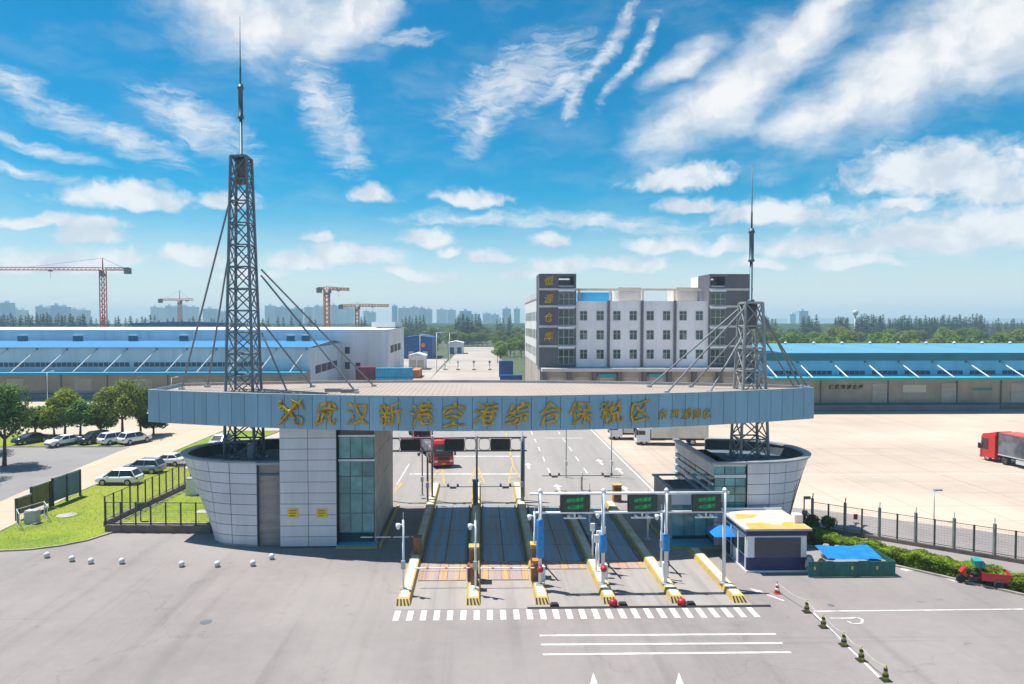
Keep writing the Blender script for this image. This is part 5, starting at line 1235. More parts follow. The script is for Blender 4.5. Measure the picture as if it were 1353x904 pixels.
# ---------------------------------------------------------------- vehicles
def wheel(par, x, y, r, w):
    s = 1 if y > 0 else -1
    M = Matrix.Translation((x, y, r)) @ Matrix.Rotation(R(90), 4, 'X')
    t = part('wheel', MB().lathe([(r * .62, -w / 2), (r * .93, -w / 2), (r, -w * .3), (r, w * .3), (r * .93, w / 2), (r * .62, w / 2)], 16).xf(M), 'tyre', par, True)
    part('rim', MB().lathe([(r * .60, -.02), (r * .60, .02), (r * .2, .04)], 10).xf(Matrix.Translation((x, y + s * w * .46, r)) @ Matrix.Rotation(R(90), 4, 'X')), 'rim', t)
def car(label, paint, loc, rz, suv=True, group='cars parked on the drive side'):
    t = thing('parked_car', label, 'car', (0, 0, 0), group)
    H = 1.74 if suv else 1.46; k = 1.0 if suv else .93
    st = [(-2.32, .48, .84, .78), (-2.24, .36, 1.06, .88), (-1.6, .28, 1.10, .925), (-.2, .25, 1.06, .93), (1.0, .27, 1.07, .92), (1.75, .32, 1.04, .90), (2.15, .38, .96, .85), (2.33, .46, .72, .76)]
    vs, fs = [], []
    for (x, zb, zt3, w) in st:
        zt3 *= k
        vs += [(x, -w * .9, zb), (x, -w, zb + .16), (x, -w * .99, zt3 - .16), (x, -w * .86, zt3), (x, w * .86, zt3), (x, w * .99, zt3 - .16), (x, w, zb + .16), (x, w * .9, zb)]
    n = 8
    for i in range(len(st) - 1):
        for j in range(n): fs.append((i * n + j, (i + 1) * n + j, (i + 1) * n + (j + 1) % n, i * n + (j + 1) % n))
    fs += [tuple(range(n)), tuple(len(vs) - 1 - q for q in range(n))]
    b = part('body', MB().add(vs, fs), paint, t, True)
    xr, xrt, xft, xf = (-2.17, -1.68, .42, 1.38) if suv else (-1.75, -1.05, .15, 1.15)
    zb, zt3 = 1.0 * k, H - .05
    vs = [(xr, -.84, zb), (xf, -.84, zb), (xft, -.66, zt3), (xrt, -.66, zt3), (xr, .84, zb), (xf, .84, zb), (xft, .66, zt3), (xrt, .66, zt3)]
    part('windows', MB().add(vs, [(0, 1, 2, 3), (5, 4, 7, 6), (1, 5, 6, 2), (4, 0, 3, 7), (3, 2, 6, 7), (0, 4, 5, 1)]), 'car_glass', t)
    part('roof', MB().add([(xft + .04, -.68, zt3 - .02), (xft + .04, .68, zt3 - .02), (xrt - .03, .68, zt3 - .02), (xrt - .03, -.68, zt3 - .02), (xft - .1, -.56, zt3 + .06), (xft - .1, .56, zt3 + .06), (xrt + .1, .56, zt3 + .06), (xrt + .1, -.56, zt3 + .06)], [(4, 5, 6, 7), (0, 1, 5, 4), (1, 2, 6, 5), (2, 3, 7, 6), (3, 0, 4, 7), (3, 2, 1, 0)]), paint, t)
    for s in (-1, 1):
        for (xa_, xb_) in ((xr, xrt), (xf, xft), (-.35, -.45)): part('pillar', MB().bar((xa_, s * .845, zb), (xb_, s * .67, zt3), .045, 4), paint, t)
        for x in (-1.38, 1.36): wheel(t, x, s * .845, .38 if suv else .33, .25)
        part('headlight', MB().box(2.08, 2.24, s * .62 - .16, s * .62 + .16, .60 * k, .74 * k), 'lamp_lens', t)
        part('tail_light', MB().box(-2.33, -2.2, s * .68 - .14, s * .68 + .14, .70, .92), 'tail_lens', t)
        part('mirror', MB().box(.75, .95, s * .95 - .1, s * .95 + .1, .95, 1.1), paint, t)
    for s in (-1, 1): part('sill', MB().box(-.95, .93, s * .935 - .02, s * .935 + .02, .22, .42), 'black_plastic', t)
    part('bumper', MB().box(2.12, 2.35, -.6, .6, .34, .52), 'black_plastic', t); part('number_plate', MB().box(2.345, 2.355, -.22, .22, .42, .54), 'blue_wrap', t)
    return place(t, loc, rz)
def gl(px, py): p = G(px, py); return (p.x, p.y, .013)
car('white SUV parked nose out on the drive side, closest to the blue noticeboards', 'paint_white', gl(158, 640), R(178))
car('grey SUV parked between two white cars on the drive side', 'paint_grey', gl(191, 625), R(176))
car('white sedan parked behind the grey SUV on the drive side', 'paint_white', gl(222, 614.5), R(176), False)
car('silver car parked on the verge behind the curved pavilion wing', 'paint_silver', gl(291, 590), R(-95))
gp = 'cars parked under the trees'
def gt(px, py): p = G(px, py); return (p.x, p.y, .085)
car('black sedan parked in tree shade beside the big tree', 'paint_black', gt(40, 586), R(-115), False, gp)
car('white sedan parked between the black sedan and the black SUV', 'paint_white', gt(84, 589), R(-118), False, gp)
car('black SUV parked under the trees between white cars', 'paint_black', gt(125, 586), R(-118), True, gp)
car('white SUV parked under the trees next to the black SUV', 'paint_white', gt(152, 586.5), R(62), True, gp)
car('white SUV parked at the open end of the tree row', 'paint_white', gt(178, 586), R(62), True, gp)
def truck_cab(t, mat, h=2.9, w=2.45, d=1.9):
    part('cab', MB().prof([(0, .5), (.02, 1.35), (-.14, h - .35), (-.4, h), (-d, h), (-d, .5)], -w / 2, w / 2), mat, t)
    part('windscreen', MB().add([(.03, -w * .45, 1.42), (.03, w * .45, 1.42), (-.12, w * .43, h - .42), (-.12, -w * .43, h - .42)], [(0, 1, 2, 3)]).xf(Matrix.Translation((.02, 0, 0))), 'car_glass', t)
    for s in (-1, 1):
        part('side_window', MB().box(-1.2, -.25, s * (w / 2 + .012) - .01, s * (w / 2 + .012) + .01, 1.5, h - .6), 'car_glass', t)
        part('mirror', MB().box(-.15, .1, s * (w / 2 + .2) - .09, s * (w / 2 + .2) + .09, 1.5, 2.2), 'black_plastic', t)
        part('headlight', MB().box(.005, .06, s * w * .38 - .2, s * w * .38 + .2, .72, .95), 'lamp_lens', t)
        wheel(t, -1.05, s * (w / 2 - .16), .5, .3)
    part('bumper', MB().box(-.1, .08, -w / 2, w / 2, .35, .68), mat, t); part('grille', MB().box(.02, .07, -w * .3, w * .3, .98, 1.32), 'black_plastic', t)
    part('number_plate', MB().box(.085, .095, -.25, .25, .45, .6), 'yellow_sign', t)
def box_truck(label, loc, rz, L, cabm, boxm, zt3=3.75, dark_end=True):
    t = thing('box_truck', label, 'truck', (0, 0, 0), 'trucks in the yard')
    truck_cab(t, cabm, 2.7)
    part('cargo_box', MB().box(-L, -2.05, -1.25, 1.25, 1.05, zt3), boxm, t)
    n = int((L - 2) / .55)
    for k in range(n):
        x = -L + .25 + k * (L - 2.4) / n
        for s in (-1, 1): part('box_rib', MB().box(x, x + .07, s * 1.27 - .02, s * 1.27 + .02, 1.1, zt3 - .05), boxm, t)
    part('rear_door', MB().box(-L - .06, -L - .005, -1.2, 1.2, 1.1, zt3 - .05), 'dock_blue', t)
    part('chassis', MB().box(-L + .3, -1.6, -.5, .5, .65, 1.04), 'chassis', t)
    for x in (-L + 2.2,):
        for s in (-1, 1): wheel(t, x, s * 1.0, .5, .45)
    part('side_tank', MB().box(-4.6, -3.2, -1.15, -.7, .55, .98), 'chassis', t)
    return place(t, loc, rz)
q = G(842, 588); box_truck('white box truck with long ribbed cargo body parked in the yard', (q.x, q.y + 1.0, .01), R(176), 10.2, 'paint_white', 'container_white')
q = G(806, 581); box_truck('smaller white box truck parked behind the long ribbed one', (q.x, q.y + 1.0, .01), R(178), 7.0, 'paint_white', 'container_white', 3.4)
# curtain side lorry leaving the yard
def semi(label, loc, rz, L, cabm, bodym, topm, zt3=4.0):
    t = thing('articulated_lorry', label, 'lorry', (0, 0, 0))
    truck_cab(t, cabm, 3.5, 2.5, 2.2)
    part('air_deflector', MB().prof([(-.7, 3.5), (-2.2, 3.5), (-2.2, 3.95)], -1.1, 1.1), cabm, t)
    part('trailer', MB().box(-L, -2.7, -1.27, 1.27, 1.25, zt3), bodym, t)
    part('trailer_roof', MB().prof([(-L - .02, zt3), (-2.68, zt3), (-2.9, zt3 + .14), (-L + .2, zt3 + .14)], -1.29, 1.29), topm, t)
    part('side_rail', MB().box(-L, -2.7, -1.31, 1.31, 1.1, 1.24), 'paint_silver', t)
    part('chassis', MB().box(-L + .3, -1.5, -.5, .5, .7, 1.09), 'chassis', t)
    for x in (-3.6, -L + 1.6, -L + 2.9, -L + 4.2):
        for s in (-1, 1): wheel(t, x, s * .98, .5, .5)
    part('under_guard', MB().box(-L + 5.5, -5.2, 1.18, 1.26, .45, 1.0), 'paint_silver', t)
    return place(t, loc, rz)
q = G(1292, 606)
semi('red lorry with grey tarpaulin trailer and red top crossing the concrete yard', (q.x + 1.2, q.y - .3, .01), R(97), 15.5, 'paint_red', 'tarp_grey', 'tarp_red', 3.85)
# low loader arriving on the inner road
def loader(label, loc, rz, cabm):
    t = thing('flatbed_lorry', label, 'lorry', (0, 0, 0), 'lorries on the inner road')
    truck_cab(t, cabm, 3.3, 2.5, 2.1)
    part('deck', MB().box(-13, -2.4, -1.22, 1.22, .95, 1.2), 'chassis', t)
    for k in range(5): part('stake', MB().box(-12.6 + k * 2.3, -12.5 + k * 2.3, -1.25, -1.16, 1.2, 2.0), 'paint_silver', t)
    part('load', MB().box(-12, -3.5, -.9, .9, 1.2, 1.75), 'tarp_grey', t)
    for x in (-3.6, -10, -11.3):
        for s in (-1, 1): wheel(t, x, s * .98, .5, .5)
    return place(t, loc, rz)
q = G(586, 619); loader('red flatbed lorry driving up to the rear gantry', (q.x, q.y + .2, .01), R(-76), 'paint_red')
q = G(563, 603); loader('second red flatbed lorry following close behind the first', (q.x - 1.2, q.y + 8, .01), R(-80), 'paint_red')
# red cargo tricycle
def tricycle(loc, rz):
    t = thing('cargo_tricycle', 'red three wheeled cargo cycle with teal sunshade beside the hedge', 'tricycle', (0, 0, 0))
    part('cargo_bed', MB().box(-1.55, .1, -.58, .58, .55, .62), 'paint_red', t)
    for (a, b, c, d) in ((-1.55, .1, -.6, -.56), (-1.55, .1, .56, .6), (-1.58, -1.54, -.55, .55), (.08, .12, -.55, .55)): part('bed_side', MB().box(a, b, c, d, .5, 1.04), 'paint_red', t)
    part('frame', MB().bar((.1, 0, .5), (1.0, 0, .55), .07, 6), 'paint_red', t); part('fork', MB().bar((1.22, 0, .3), (.95, 0, 1.1), .05, 6), 'chassis', t)
    part('handlebar', MB().bar((.93, -.38, 1.12), (.93, .38, 1.12), .025, 6), 'chassis', t); part('seat', MB().box(.15, .6, -.25, .25, .72, .84), 'black_plastic', t)
    part('front_cowl', MB().prof([(1.05, .55), (1.3, .8), (1.05, 1.15), (.95, 1.1)], -.26, .26), 'paint_red', t); part('engine', MB().box(.3, .8, -.2, .2, .3, .55), 'chassis', t)
    for (x, y, z) in ((.2, -.5, 1.0), (.2, .5, 1.0)): part('shade_post', MB().bar((x, y, .9), (x, y, 1.75), .025, 5), 'chassis', t)
    part('sunshade', MB().prof([(-.05, 1.3), (.5, 1.3), (.55, 1.72), (.05, 1.78), (-.1, 1.6)], -.42, .42), 'awning_edge', t)
    M = lambda x, y: Matrix.Translation((x, y, .3)) @ Matrix.Rotation(R(90), 4, 'X')
    for (x, y) in ((1.22, 0), (-.8, -.62), (-.8, .62)):
        w_ = part('wheel', MB().lathe([(.18, -.06), (.28, -.06), (.3, 0), (.28, .06), (.18, .06)], 14).xf(M(x, y)), 'tyre', t, True); part('rim', MB().lathe([(.18, -.03), (.18, .03), (.05, .07)], 10).xf(M(x, y)), 'rim', w_)
    return place(t, loc, rz)
q = G(1304, 777); tricycle((q.x, q.y + .5, .01), R(160))

# ---------------------------------------------------------------- trees
def crown_mesh(name, mat, rx, rz_, nl, leaf, lumps=16, seed=0, low=0.0):
    r_ = random.Random(seed); m = MB(); L = []
    for i in range(lumps):
        th = r_.uniform(0, 6.283); u = r_.uniform(-.75, 1); rad = r_.uniform(.35, .78)
        c = Vector((math.cos(th) * math.sqrt(max(0, 1 - u * u)) * rad * rx, math.sin(th) * math.sqrt(max(0, 1 - u * u)) * rad * rx, u * rad * rz_)); L.append((c, r_.uniform(.30, .50) * rx))
    L.append((Vector((0, 0, 0)), .5 * rx))
    for i in range(nl):
        c, lr = r_.choice(L); d = Vector((r_.gauss(0, 1), r_.gauss(0, 1), r_.gauss(0, 1) + .25)).normalized()
        p = c + d * lr * r_.uniform(.72, 1.08); p.z *= 1.0
        nrm = (d + Vector((r_.uniform(-.7, .7), r_.uniform(-.7, .7), r_.uniform(-.3, .9)))).normalized()
        a = nrm.cross(Vector((r_.uniform(-1, 1), r_.uniform(-1, 1), .3))).normalized(); b = nrm.cross(a); s = leaf * r_.uniform(.6, 1.35)
        m.add([p - a * s, p - b * s * .55, p + a * s, p + b * s * .55], [(0, 1, 2, 3)])
    me = m.mesh(name, MATS[mat]); return me
def trunk_mesh(h, r0, seed=0, hc=0.0):
    r_ = random.Random(seed); m = MB(); p = Vector((0, 0, 0)); q = Vector((r_.uniform(-.1, .1), r_.uniform(-.1, .1), h))
    m.bar(p, q, r0, 7, r0 * .6)
    for i in range(5):
        a = i * 1.26 + r_.uniform(-.3, .3); e = q + Vector((math.cos(a) * hc * .6, math.sin(a) * hc * .6, hc * r_.uniform(.3, .9))); m.bar(q - Vector((0, 0, .1)), e, r0 * .5, 5, r0 * .15)
    m.bar(q - Vector((0, 0, .1)), q + Vector((0, 0, hc)), r0 * .6, 5, r0 * .2)
    return m.mesh('trunk', MATS['bark'])
near = [(6, 616, 506, 40, 'leaf_dark', 'large dark tree standing alone at the car park edge'), (-38, 600, 520, 40, 'leaf_dark', 'dark tree partly out of view behind the large dark tree'), (-70, 636, 500, 52, 'leaf_dark', 'broad dark tree at the near side of the car park'), (47, 578, 538, 22, 'leaf_mid', 'small mid green tree over the black sedan'),
        (72, 577, 540, 20, 'leaf_olive', 'small olive tree beside the bright green one'), (86, 578, 515, 25, 'leaf_bright', 'bright yellow green tree in the car park row'), (106, 580, 527, 26, 'leaf_dark', 'dark green tree beside the bright yellow green one'),
        (133, 576, 540, 20, 'leaf_dark', 'low dark tree behind the black SUV'), (162, 580, 503, 34, 'leaf_olive', 'tallest olive green tree behind the white SUVs'), (186, 577, 512, 24, 'leaf_mid', 'mid green tree touching the tallest olive tree'), (203, 575, 546, 20, 'leaf_dark', 'low dark tree at the end of the tree row by the canopy')]
for i, (px, py, pt, hw, mt, lb) in enumerate(near):
    g = G(px, py); top = AY(px, pt, g.y).z; rx = hw * g.y / 900; t0 = max(1.3, top * .30); rz_ = (top - t0) / 2 * 1.02
    t = thing('tree', lb, 'tree', (g.x, g.y, .05), 'trees around the car park')
    inst('trunk', trunk_mesh(t0 + .3, .09 + .0045 * hw, i, rz_), (g.x, g.y, .05), t)
    inst('crown', crown_mesh('crown', mt, rx, rz_ * .95, 5200, .20, 20, 50 + i), (g.x, g.y, t0 + rz_ * .95), t)
# broadleaf belt behind the warehouses and along the far road
belt = [(crown_mesh('crown', m_, 4.6, 4.4, 1500, .46, 14, 90 + k), m_) for k, m_ in enumerate(('leaf_mid', 'leaf_olive', 'leaf_dark', 'leaf_mid', 'leaf_olive'))]
btr = trunk_mesh(4.5, .3, 5, 3.5); rr = random.Random(11)
LB = {'leaf_mid': 'mid green broadleaf tree in the belt beyond the warehouses', 'leaf_olive': 'olive broadleaf tree in the belt beyond the warehouses', 'leaf_dark': 'dark green broadleaf tree in the belt beyond the warehouses'}
def btree(x, y, h):
    me, m_ = rr.choice(belt); t = thing('broadleaf_tree', LB[m_].replace('beyond the warehouses', 'behind the turquoise warehouse' if x > 60 else 'around the far road' if x > -60 else 'behind the pale warehouses'), 'tree', (x, y, 0), 'broadleaf belt trees'); s = h / 13.0
    a = rr.uniform(0, 6.28); w_ = rr.uniform(.85, 1.2)
    tr = inst('trunk', btr, (x, y, 0), t); tr.scale = (s, s, s)
    c = inst('crown', me, (x, y, h * .66), t, a); c.scale = (s * w_, s * w_, s * rr.uniform(.8, 1.05))
for Y, h, st in ((238, 12.0, 8.5), (280, 12.8, 9.5), (335, 13.6, 10.5), (410, 14.0, 12)):
    x = AY(1000, 440, Y).x - 5; xe = AY(1375, 440, Y).x
    while x < xe: btree(x + rr.uniform(-2, 2), Y + rr.uniform(-9, 9), h + rr.uniform(-2.2, 1.6)); x += st
for Y, h, st, a, b in ((505, 11.5, 9, 560, 705), (560, 13, 11, 520, 705), (495, 10, 6, 600, 660), (470, 10, 7, 655, 715), (430, 10, 7, 656, 715), (385, 9.5, 6, 657, 715), (340, 9, 6, 662, 712), (455, 10, 7, 560, 606), (415, 9.5, 7, 574, 600), (300, 8.5, 6, 661, 676), (270, 7.5, 6, 666, 682), (360, 9, 7, 664, 690), (540, 14, 13, -20, 500)):
    x = AY(a, 440, Y).x; xe = AY(b, 440, Y).x
    while x < xe: btree(x + rr.uniform(-2, 2), Y + rr.uniform(-8, 8), h + rr.uniform(-2, 1.6)); x += st
# tall conifers on the horizon
def conifer_mesh(seed):
    r_ = random.Random(seed); m = MB(); H = 20.0
    m.bar((0, 0, 0), (0, 0, H * .98), .35, 5, .06)
    for i in range(420):
        z = (1 - math.sqrt(r_.uniform(0.0, 1.0)) * .93) * H; rad = (1 - z / H) * 4.6 * r_.uniform(.35, 1.1) + .15; a = r_.uniform(0, 6.283)
        p = Vector((math.cos(a) * rad, math.sin(a) * rad, z)); o = Vector((math.cos(a), math.sin(a), -.45)) * r_.uniform(.5, 1.0); s_ = Vector((-math.sin(a), math.cos(a), 0)) * r_.uniform(.3, .6)
        m.add([p - o, p + s_, p + o, p - s_], [(0, 1, 2, 3)])
    return m.mesh('conifer_foliage', MATS['conifer'])
cons = [conifer_mesh(k) for k in range(4)]
def conifer(px, pyt, Y):
    q = AY(px, pyt, Y); o = inst('conifer_tree', rr.choice(cons), (q.x, Y, 0), None, rr.uniform(0, 6)); s = q.z / 20.0; o.scale = (s * rr.uniform(.9, 1.5), s * rr.uniform(.9, 1.5), s)
    tag(o, 'tall dark conifer on the horizon behind the pale warehouses' if px < 500 else 'tall dark conifer standing beyond the far road' if px < 700 else 'tall dark conifer on the horizon behind the turquoise warehouse', 'tree', 'conifers on the horizon')
for (a, b, n, pt, Y) in ((-10, 115, 34, 414, 560), (118, 215, 16, 417, 580), (215, 330, 12, 419, 640), (345, 420, 8, 417, 620), (476, 486, 2, 417, 590), (530, 560, 7, 417, 640), (600, 625, 7, 417, 560), (604, 618, 3, 414, 540), (628, 636, 3, 416, 560), (655, 678, 5, 417, 600), (1008, 1030, 4, 418, 520), (1058, 1080, 6, 416, 520), (1102, 1122, 9, 419, 540), (1132, 1168, 16, 416, 540), (1174, 1206, 14, 417, 540), (1208, 1240, 14, 417, 540), (1242, 1300, 24, 416, 540), (1300, 1370, 16, 421, 600)):
    for k in range(n): conifer(a + (b - a) * (k + rr.uniform(0, .9)) / n, pt + rr.uniform(-2.5, 4.5), Y + rr.uniform(-20, 20))
# far woods, one mass
wm = MB(); nx, ny = 150, 16; vs = []
for j in range(ny + 1):
    for i in range(nx + 1):
        x = -1500 + 3000 * i / nx + rr.uniform(-6, 6); y = 640 + 760 * (j / ny) ** 1.2 + rr.uniform(-8, 8); vs.append((x, y, -1 if j in (0, ny) else 9 + rr.uniform(0, 6.5)))
fs = [(j * (nx + 1) + i, j * (nx + 1) + i + 1, (j + 1) * (nx + 1) + i + 1, (j + 1) * (nx + 1) + i) for j in range(ny) for i in range(nx)]
o = part('far_woods', wm.add(vs, fs), 'conifer'); tag(o, 'dark far woods filling the plain before the skyline', 'woods'); o['kind'] = 'stuff'

# ---------------------------------------------------------------- hedge and fences
ha, hb = G(1060, 719), G(1372, 790)
hd = (hb - ha); hd.z = 0; hL = hd.length; hu = hd.normalized(); hn = Vector((-hu.y, hu.x, 0))
if hn.y < 0: hn = -hn
HG = thing('clipped_hedge', 'long bright green clipped hedge below the perimeter fence', 'hedge', (ha.x, ha.y, 0))
def hp(u, v, z): p = ha + hu * u + hn * v; return (p.x, p.y, z)
part('branch_core', MB().add([hp(0, .2, 0), hp(hL, .2, 0), hp(hL, 1.6, 0), hp(0, 1.6, 0), hp(0, .3, .75), hp(hL, .3, .75), hp(hL, 1.5, .75), hp(0, 1.5, .75)], [(3, 2, 1, 0), (4, 5, 6, 7), (0, 1, 5, 4), (1, 2, 6, 5), (2, 3, 7, 6), (3, 0, 4, 7)]), 'leaf_dark', HG)
m = MB(); r_ = random.Random(3)
for i in range(26000):
    u = r_.uniform(0, hL); side = r_.random(); bz = .9 + .10 * math.sin(u * 1.7) + .07 * math.sin(u * 4.1)
    if side < .45: v, z = r_.uniform(.1, 1.7), bz + r_.uniform(-.12, .1)
    elif side < .85: v, z = r_.uniform(.02, .25), r_.uniform(.05, bz)
    else: v, z = r_.uniform(1.5, 1.75), r_.uniform(.05, bz)
    p = Vector(hp(u, v, z)); a = Vector((r_.uniform(-1, 1), r_.uniform(-1, 1), r_.uniform(-.6, .6))).normalized() * r_.uniform(.05, .12); b = a.cross(Vector((r_.uniform(-1, 1), r_.uniform(-1, 1), 1))).normalized() * r_.uniform(.03, .07)
    m.add([p - a, p - b, p + a, p + b], [(0, 1, 2, 3)])
o = part('leaves', m, 'hedge_leaf', HG); o['kind'] = 'stuff'
kb = MB().add([hp(0, -.35, -.02), hp(hL, -.35, -.02), hp(hL, -.15, -.02), hp(0, -.15, -.02), hp(0, -.35, .13), hp(hL, -.35, .13), hp(hL, -.15, .13), hp(0, -.15, .13)], [(3, 2, 1, 0), (4, 5, 6, 7), (0, 1, 5, 4), (1, 2, 6, 5), (2, 3, 7, 6), (3, 0, 4, 7)])
struct('hedge_kerb', kb, 'kerb')
struct('hedge_bed', MB().add([hp(-2, -.14, .03), hp(hL, -.14, .03), hp(hL, 3.1, .03), hp(-2, 3.1, .03)], [(0, 1, 2, 3)]), 'lawn')
def fence(label, a, b, h, n, wallh, pm, wm_, name='perimeter_fence', wall_w=.25, double=True, cat='fence'):
    t = thing(name, label, cat, (a.x, a.y, 0)); d = b - a; d.z = 0; L = d.length; u = d.normalized(); nn = Vector((-u.y, u.x, 0))
    w_ = MB().add([a - nn * wall_w / 2, b - nn * wall_w / 2, b + nn * wall_w / 2, a + nn * wall_w / 2] + [p + Vector((0, 0, wallh)) for p in (a - nn * wall_w / 2, b - nn * wall_w / 2, b + nn * wall_w / 2, a + nn * wall_w / 2)], [(3, 2, 1, 0), (4, 5, 6, 7), (0, 1, 5, 4), (1, 2, 6, 5), (2, 3, 7, 6), (3, 0, 4, 7)])
    part('dwarf_wall', w_, wm_, t)
    for i in range(n + 1):
        p = a + u * (L * i / n); thick = (i % 2 == 0) or not double
        r0 = .085 if thick and double else .05
        hh = h + (.3 if thick and double else 0)
        o = part('post', MB().box(p.x - r0, p.x + r0, p.y - r0, p.y + r0, wallh * .5, hh), pm if thick else 'fence_dark', t)
        if thick and double: part('post_arm', MB().bar((p.x, p.y, hh - .05), (p.x + nn.x * .3, p.y + nn.y * .3, hh + .35), .05, 4), pm, o)
    for z in (wallh + .15, h - .05): part('rail', MB().bar(a + Vector((0, 0, z)), b + Vector((0, 0, z)), .028, 4), 'fence_dark', t)
    m = MB(); k = 0.0
    while k < L: p = a + u * k; m.bar((p.x, p.y, wallh), (p.x, p.y, h), .004, 3); k += .2
    z = wallh + .3
    while z < h: m.bar(a + Vector((0, 0, z)), b + Vector((0, 0, z)), .006, 3); z += .2
    o = part('wire_mesh', m, 'wire', t); o['kind'] = 'stuff'
    return t
fence('long wire mesh fence with concrete posts running past the hedge', G(1073, 699), G(1400, 753), 2.4, 13, .3, 'post_conc', 'wall_brown')
q = G(1126, 706); tag(part('red_notice', MB().box(q.x - .05, q.x + .28, q.y - .3, q.y - .26, 1.35, 1.8), 'red_plastic'), 'small red notice hung on the wire mesh fence', 'sign')
fa, fb = G(139, 697), G(252, 642)
fence('dark railing climbing from the corner post beside the drive', Vector((fa.x, fa.y, 0)), Vector((fb.x, fb.y, 0)), 2.75, 12, .55, 'fence_dark', 'wall_brown', 'railing_fence', .3, False)
fc, fd = G(140, 703), G(279, 704)
fence('dark railing on the low wall joining the curved pavilion wing', Vector((fc.x, fc.y, 0)), Vector((fd.x, fd.y, 0)), 2.6, 7, .62, 'fence_dark', 'wall_brown', 'railing_fence', .35, False)
q = G(186, 690); t = thing('meter_box', 'small dark box on a post inside the railing', 'meter box', (q.x, q.y, .1)); part('post', MB().bar((q.x, q.y, .1), (q.x, q.y, 1.3), .06, 6), 'fence_dark', t); part('box', MB().box(q.x - .25, q.x + .25, q.y - .2, q.y + .2, 1.2, 1.75), 'fence_dark', t)
q = G(254, 655); t = thing('utility_cabinet', 'white utility cabinet inside the fenced lawn', 'cabinet', (q.x, q.y, .1)); part('cabinet', MB().prof([(-.55, .1), (.55, .1), (.42, 1.75), (-.42, 1.75)], -.4, .4).xf(Matrix.Translation((q.x, q.y, 0))), 'pole_white', t); part('lid', MB().box(q.x - .5, q.x + .5, q.y - .45, q.y + .45, 1.75, 1.88), 'galv', t)
q = G(272, 678); tag(part('paving_slab', MB().box(q.x - .9, q.x + .9, q.y - .6, q.y + .6, .08, .15), 'kerb'), 'pale slab lying in the fenced lawn', 'slab')
q = G(88, 682); tag(part('manhole_cover', MB().lathe([(.85, 0), (.85, .05)], 18, (q.x, q.y, .06)), 'kerb'), 'pale round cover set in the front lawn', 'manhole cover')
# noticeboards by the drive
def board(label, a, b, h0, h1, mats, n):
    t = thing('noticeboard', label, 'noticeboard', (a.x, a.y, .05), 'noticeboards by the drive'); d = b - a; u = d.normalized(); nn = Vector((-u.y, u.x, 0)); ang = math.atan2(u.y, u.x); L = d.length
    for i in range(n + 1): p = a + u * (L * i / n); part('post', MB().box(p.x - .09, p.x + .09, p.y - .09, p.y + .09, 0, h1 + .1), 'fence_dark', t)
    for i in range(n):
        M = Matrix.Translation(a) @ Matrix.Rotation(ang, 4, 'Z')
        part('panel', MB().box(L * i / n + .12, L * (i + 1) / n - .12, -.04, .04, h0, h1).xf(M), mats, t)
    part('top_rail', MB().box(0, L, -.08, .08, h1 + .02, h1 + .14).xf(Matrix.Translation(a) @ Matrix.Rotation(ang, 4, 'Z')), 'galv', t)
board('noticeboard with two blue panels beside the drive', G(70, 670), G(106, 656), .5, 2.7, 'blue_board', 2)
board('noticeboard with dark olive panel and pale roof rail beside the blue one', G(42, 680), G(66, 671), .5, 2.5, 'olive_board', 1)
board('low dark olive noticeboard at the end of the noticeboard row', G(22, 688), G(42, 680.5), .5, 1.9, 'olive_board', 1)
# pale metal cage with cabinet on the lawn
a, b = G(26, 702), G(63, 690); t = thing('wire_cage', 'pale wire cage around a small white cabinet on the lawn', 'cage', (a.x, a.y, .05))
c4 = [Vector((a.x, a.y, 0)), Vector((b.x, b.y, 0)), Vector((b.x - 1.3, b.y + 1.6, 0)), Vector((a.x - 1.3, a.y + 1.6, 0))]
for p in c4: part('post', MB().bar(p, p + Vector((0, 0, 1.5)), .035, 5), 'pole_white', t)
for i in range(4):
    for z in (.25, 1.45): part('rail', MB().bar(c4[i] + Vector((0, 0, z)), c4[(i + 1) % 4] + Vector((0, 0, z)), .025, 4), 'pole_white', t)
m = MB()
for i in range(4):
    for k in range(14): p = c4[i].lerp(c4[(i + 1) % 4], k / 14); m.bar(p + Vector((0, 0, .25)), p + Vector((0, 0, 1.45)), .008, 3)
o = part('mesh_wires', m, 'wire', t); o['kind'] = 'stuff'
c = (c4[0] + c4[2]) / 2; part('cabinet', MB().box(c.x - .5, c.x + .5, c.y - .35, c.y + .35, .05, 1.25), 'parapet', t)
# ---------------------------------------------------------------- ball bollards, cones, rope
for k, (px, py) in enumerate(((62, 735), (95, 740), (120, 743), (161, 743), (240, 747), (287, 747), (334, 746), (359, 737))):
    q = G(px, py + 2); t = thing('ball_bollard', 'white concrete ball bollard in the row before the lawn and pavilion', 'bollard', (q.x, q.y, 0), 'ball bollards')
    part('ball', MB().lathe([(.02, .03), (.115, .055), (.18, .135), (.21, .24), (.18, .345), (.115, .42), (.02, .45)], 16, (q.x, q.y, 0)), 'concrete_ball', t, True); part('foot', MB().lathe([(.2, 0), (.18, .07)], 12, (q.x, q.y, 0)), 'kerb', t)
cone_lb = ['red traffic cone standing beside the navy booth', 'black and yellow cone next to the painted bay corner', 'second black and yellow cone along the white diagonal line', 'third black and yellow cone along the white diagonal line', 'fourth black and yellow cone along the white diagonal line', 'fifth black and yellow cone, last along the white diagonal line']
cp_ = []
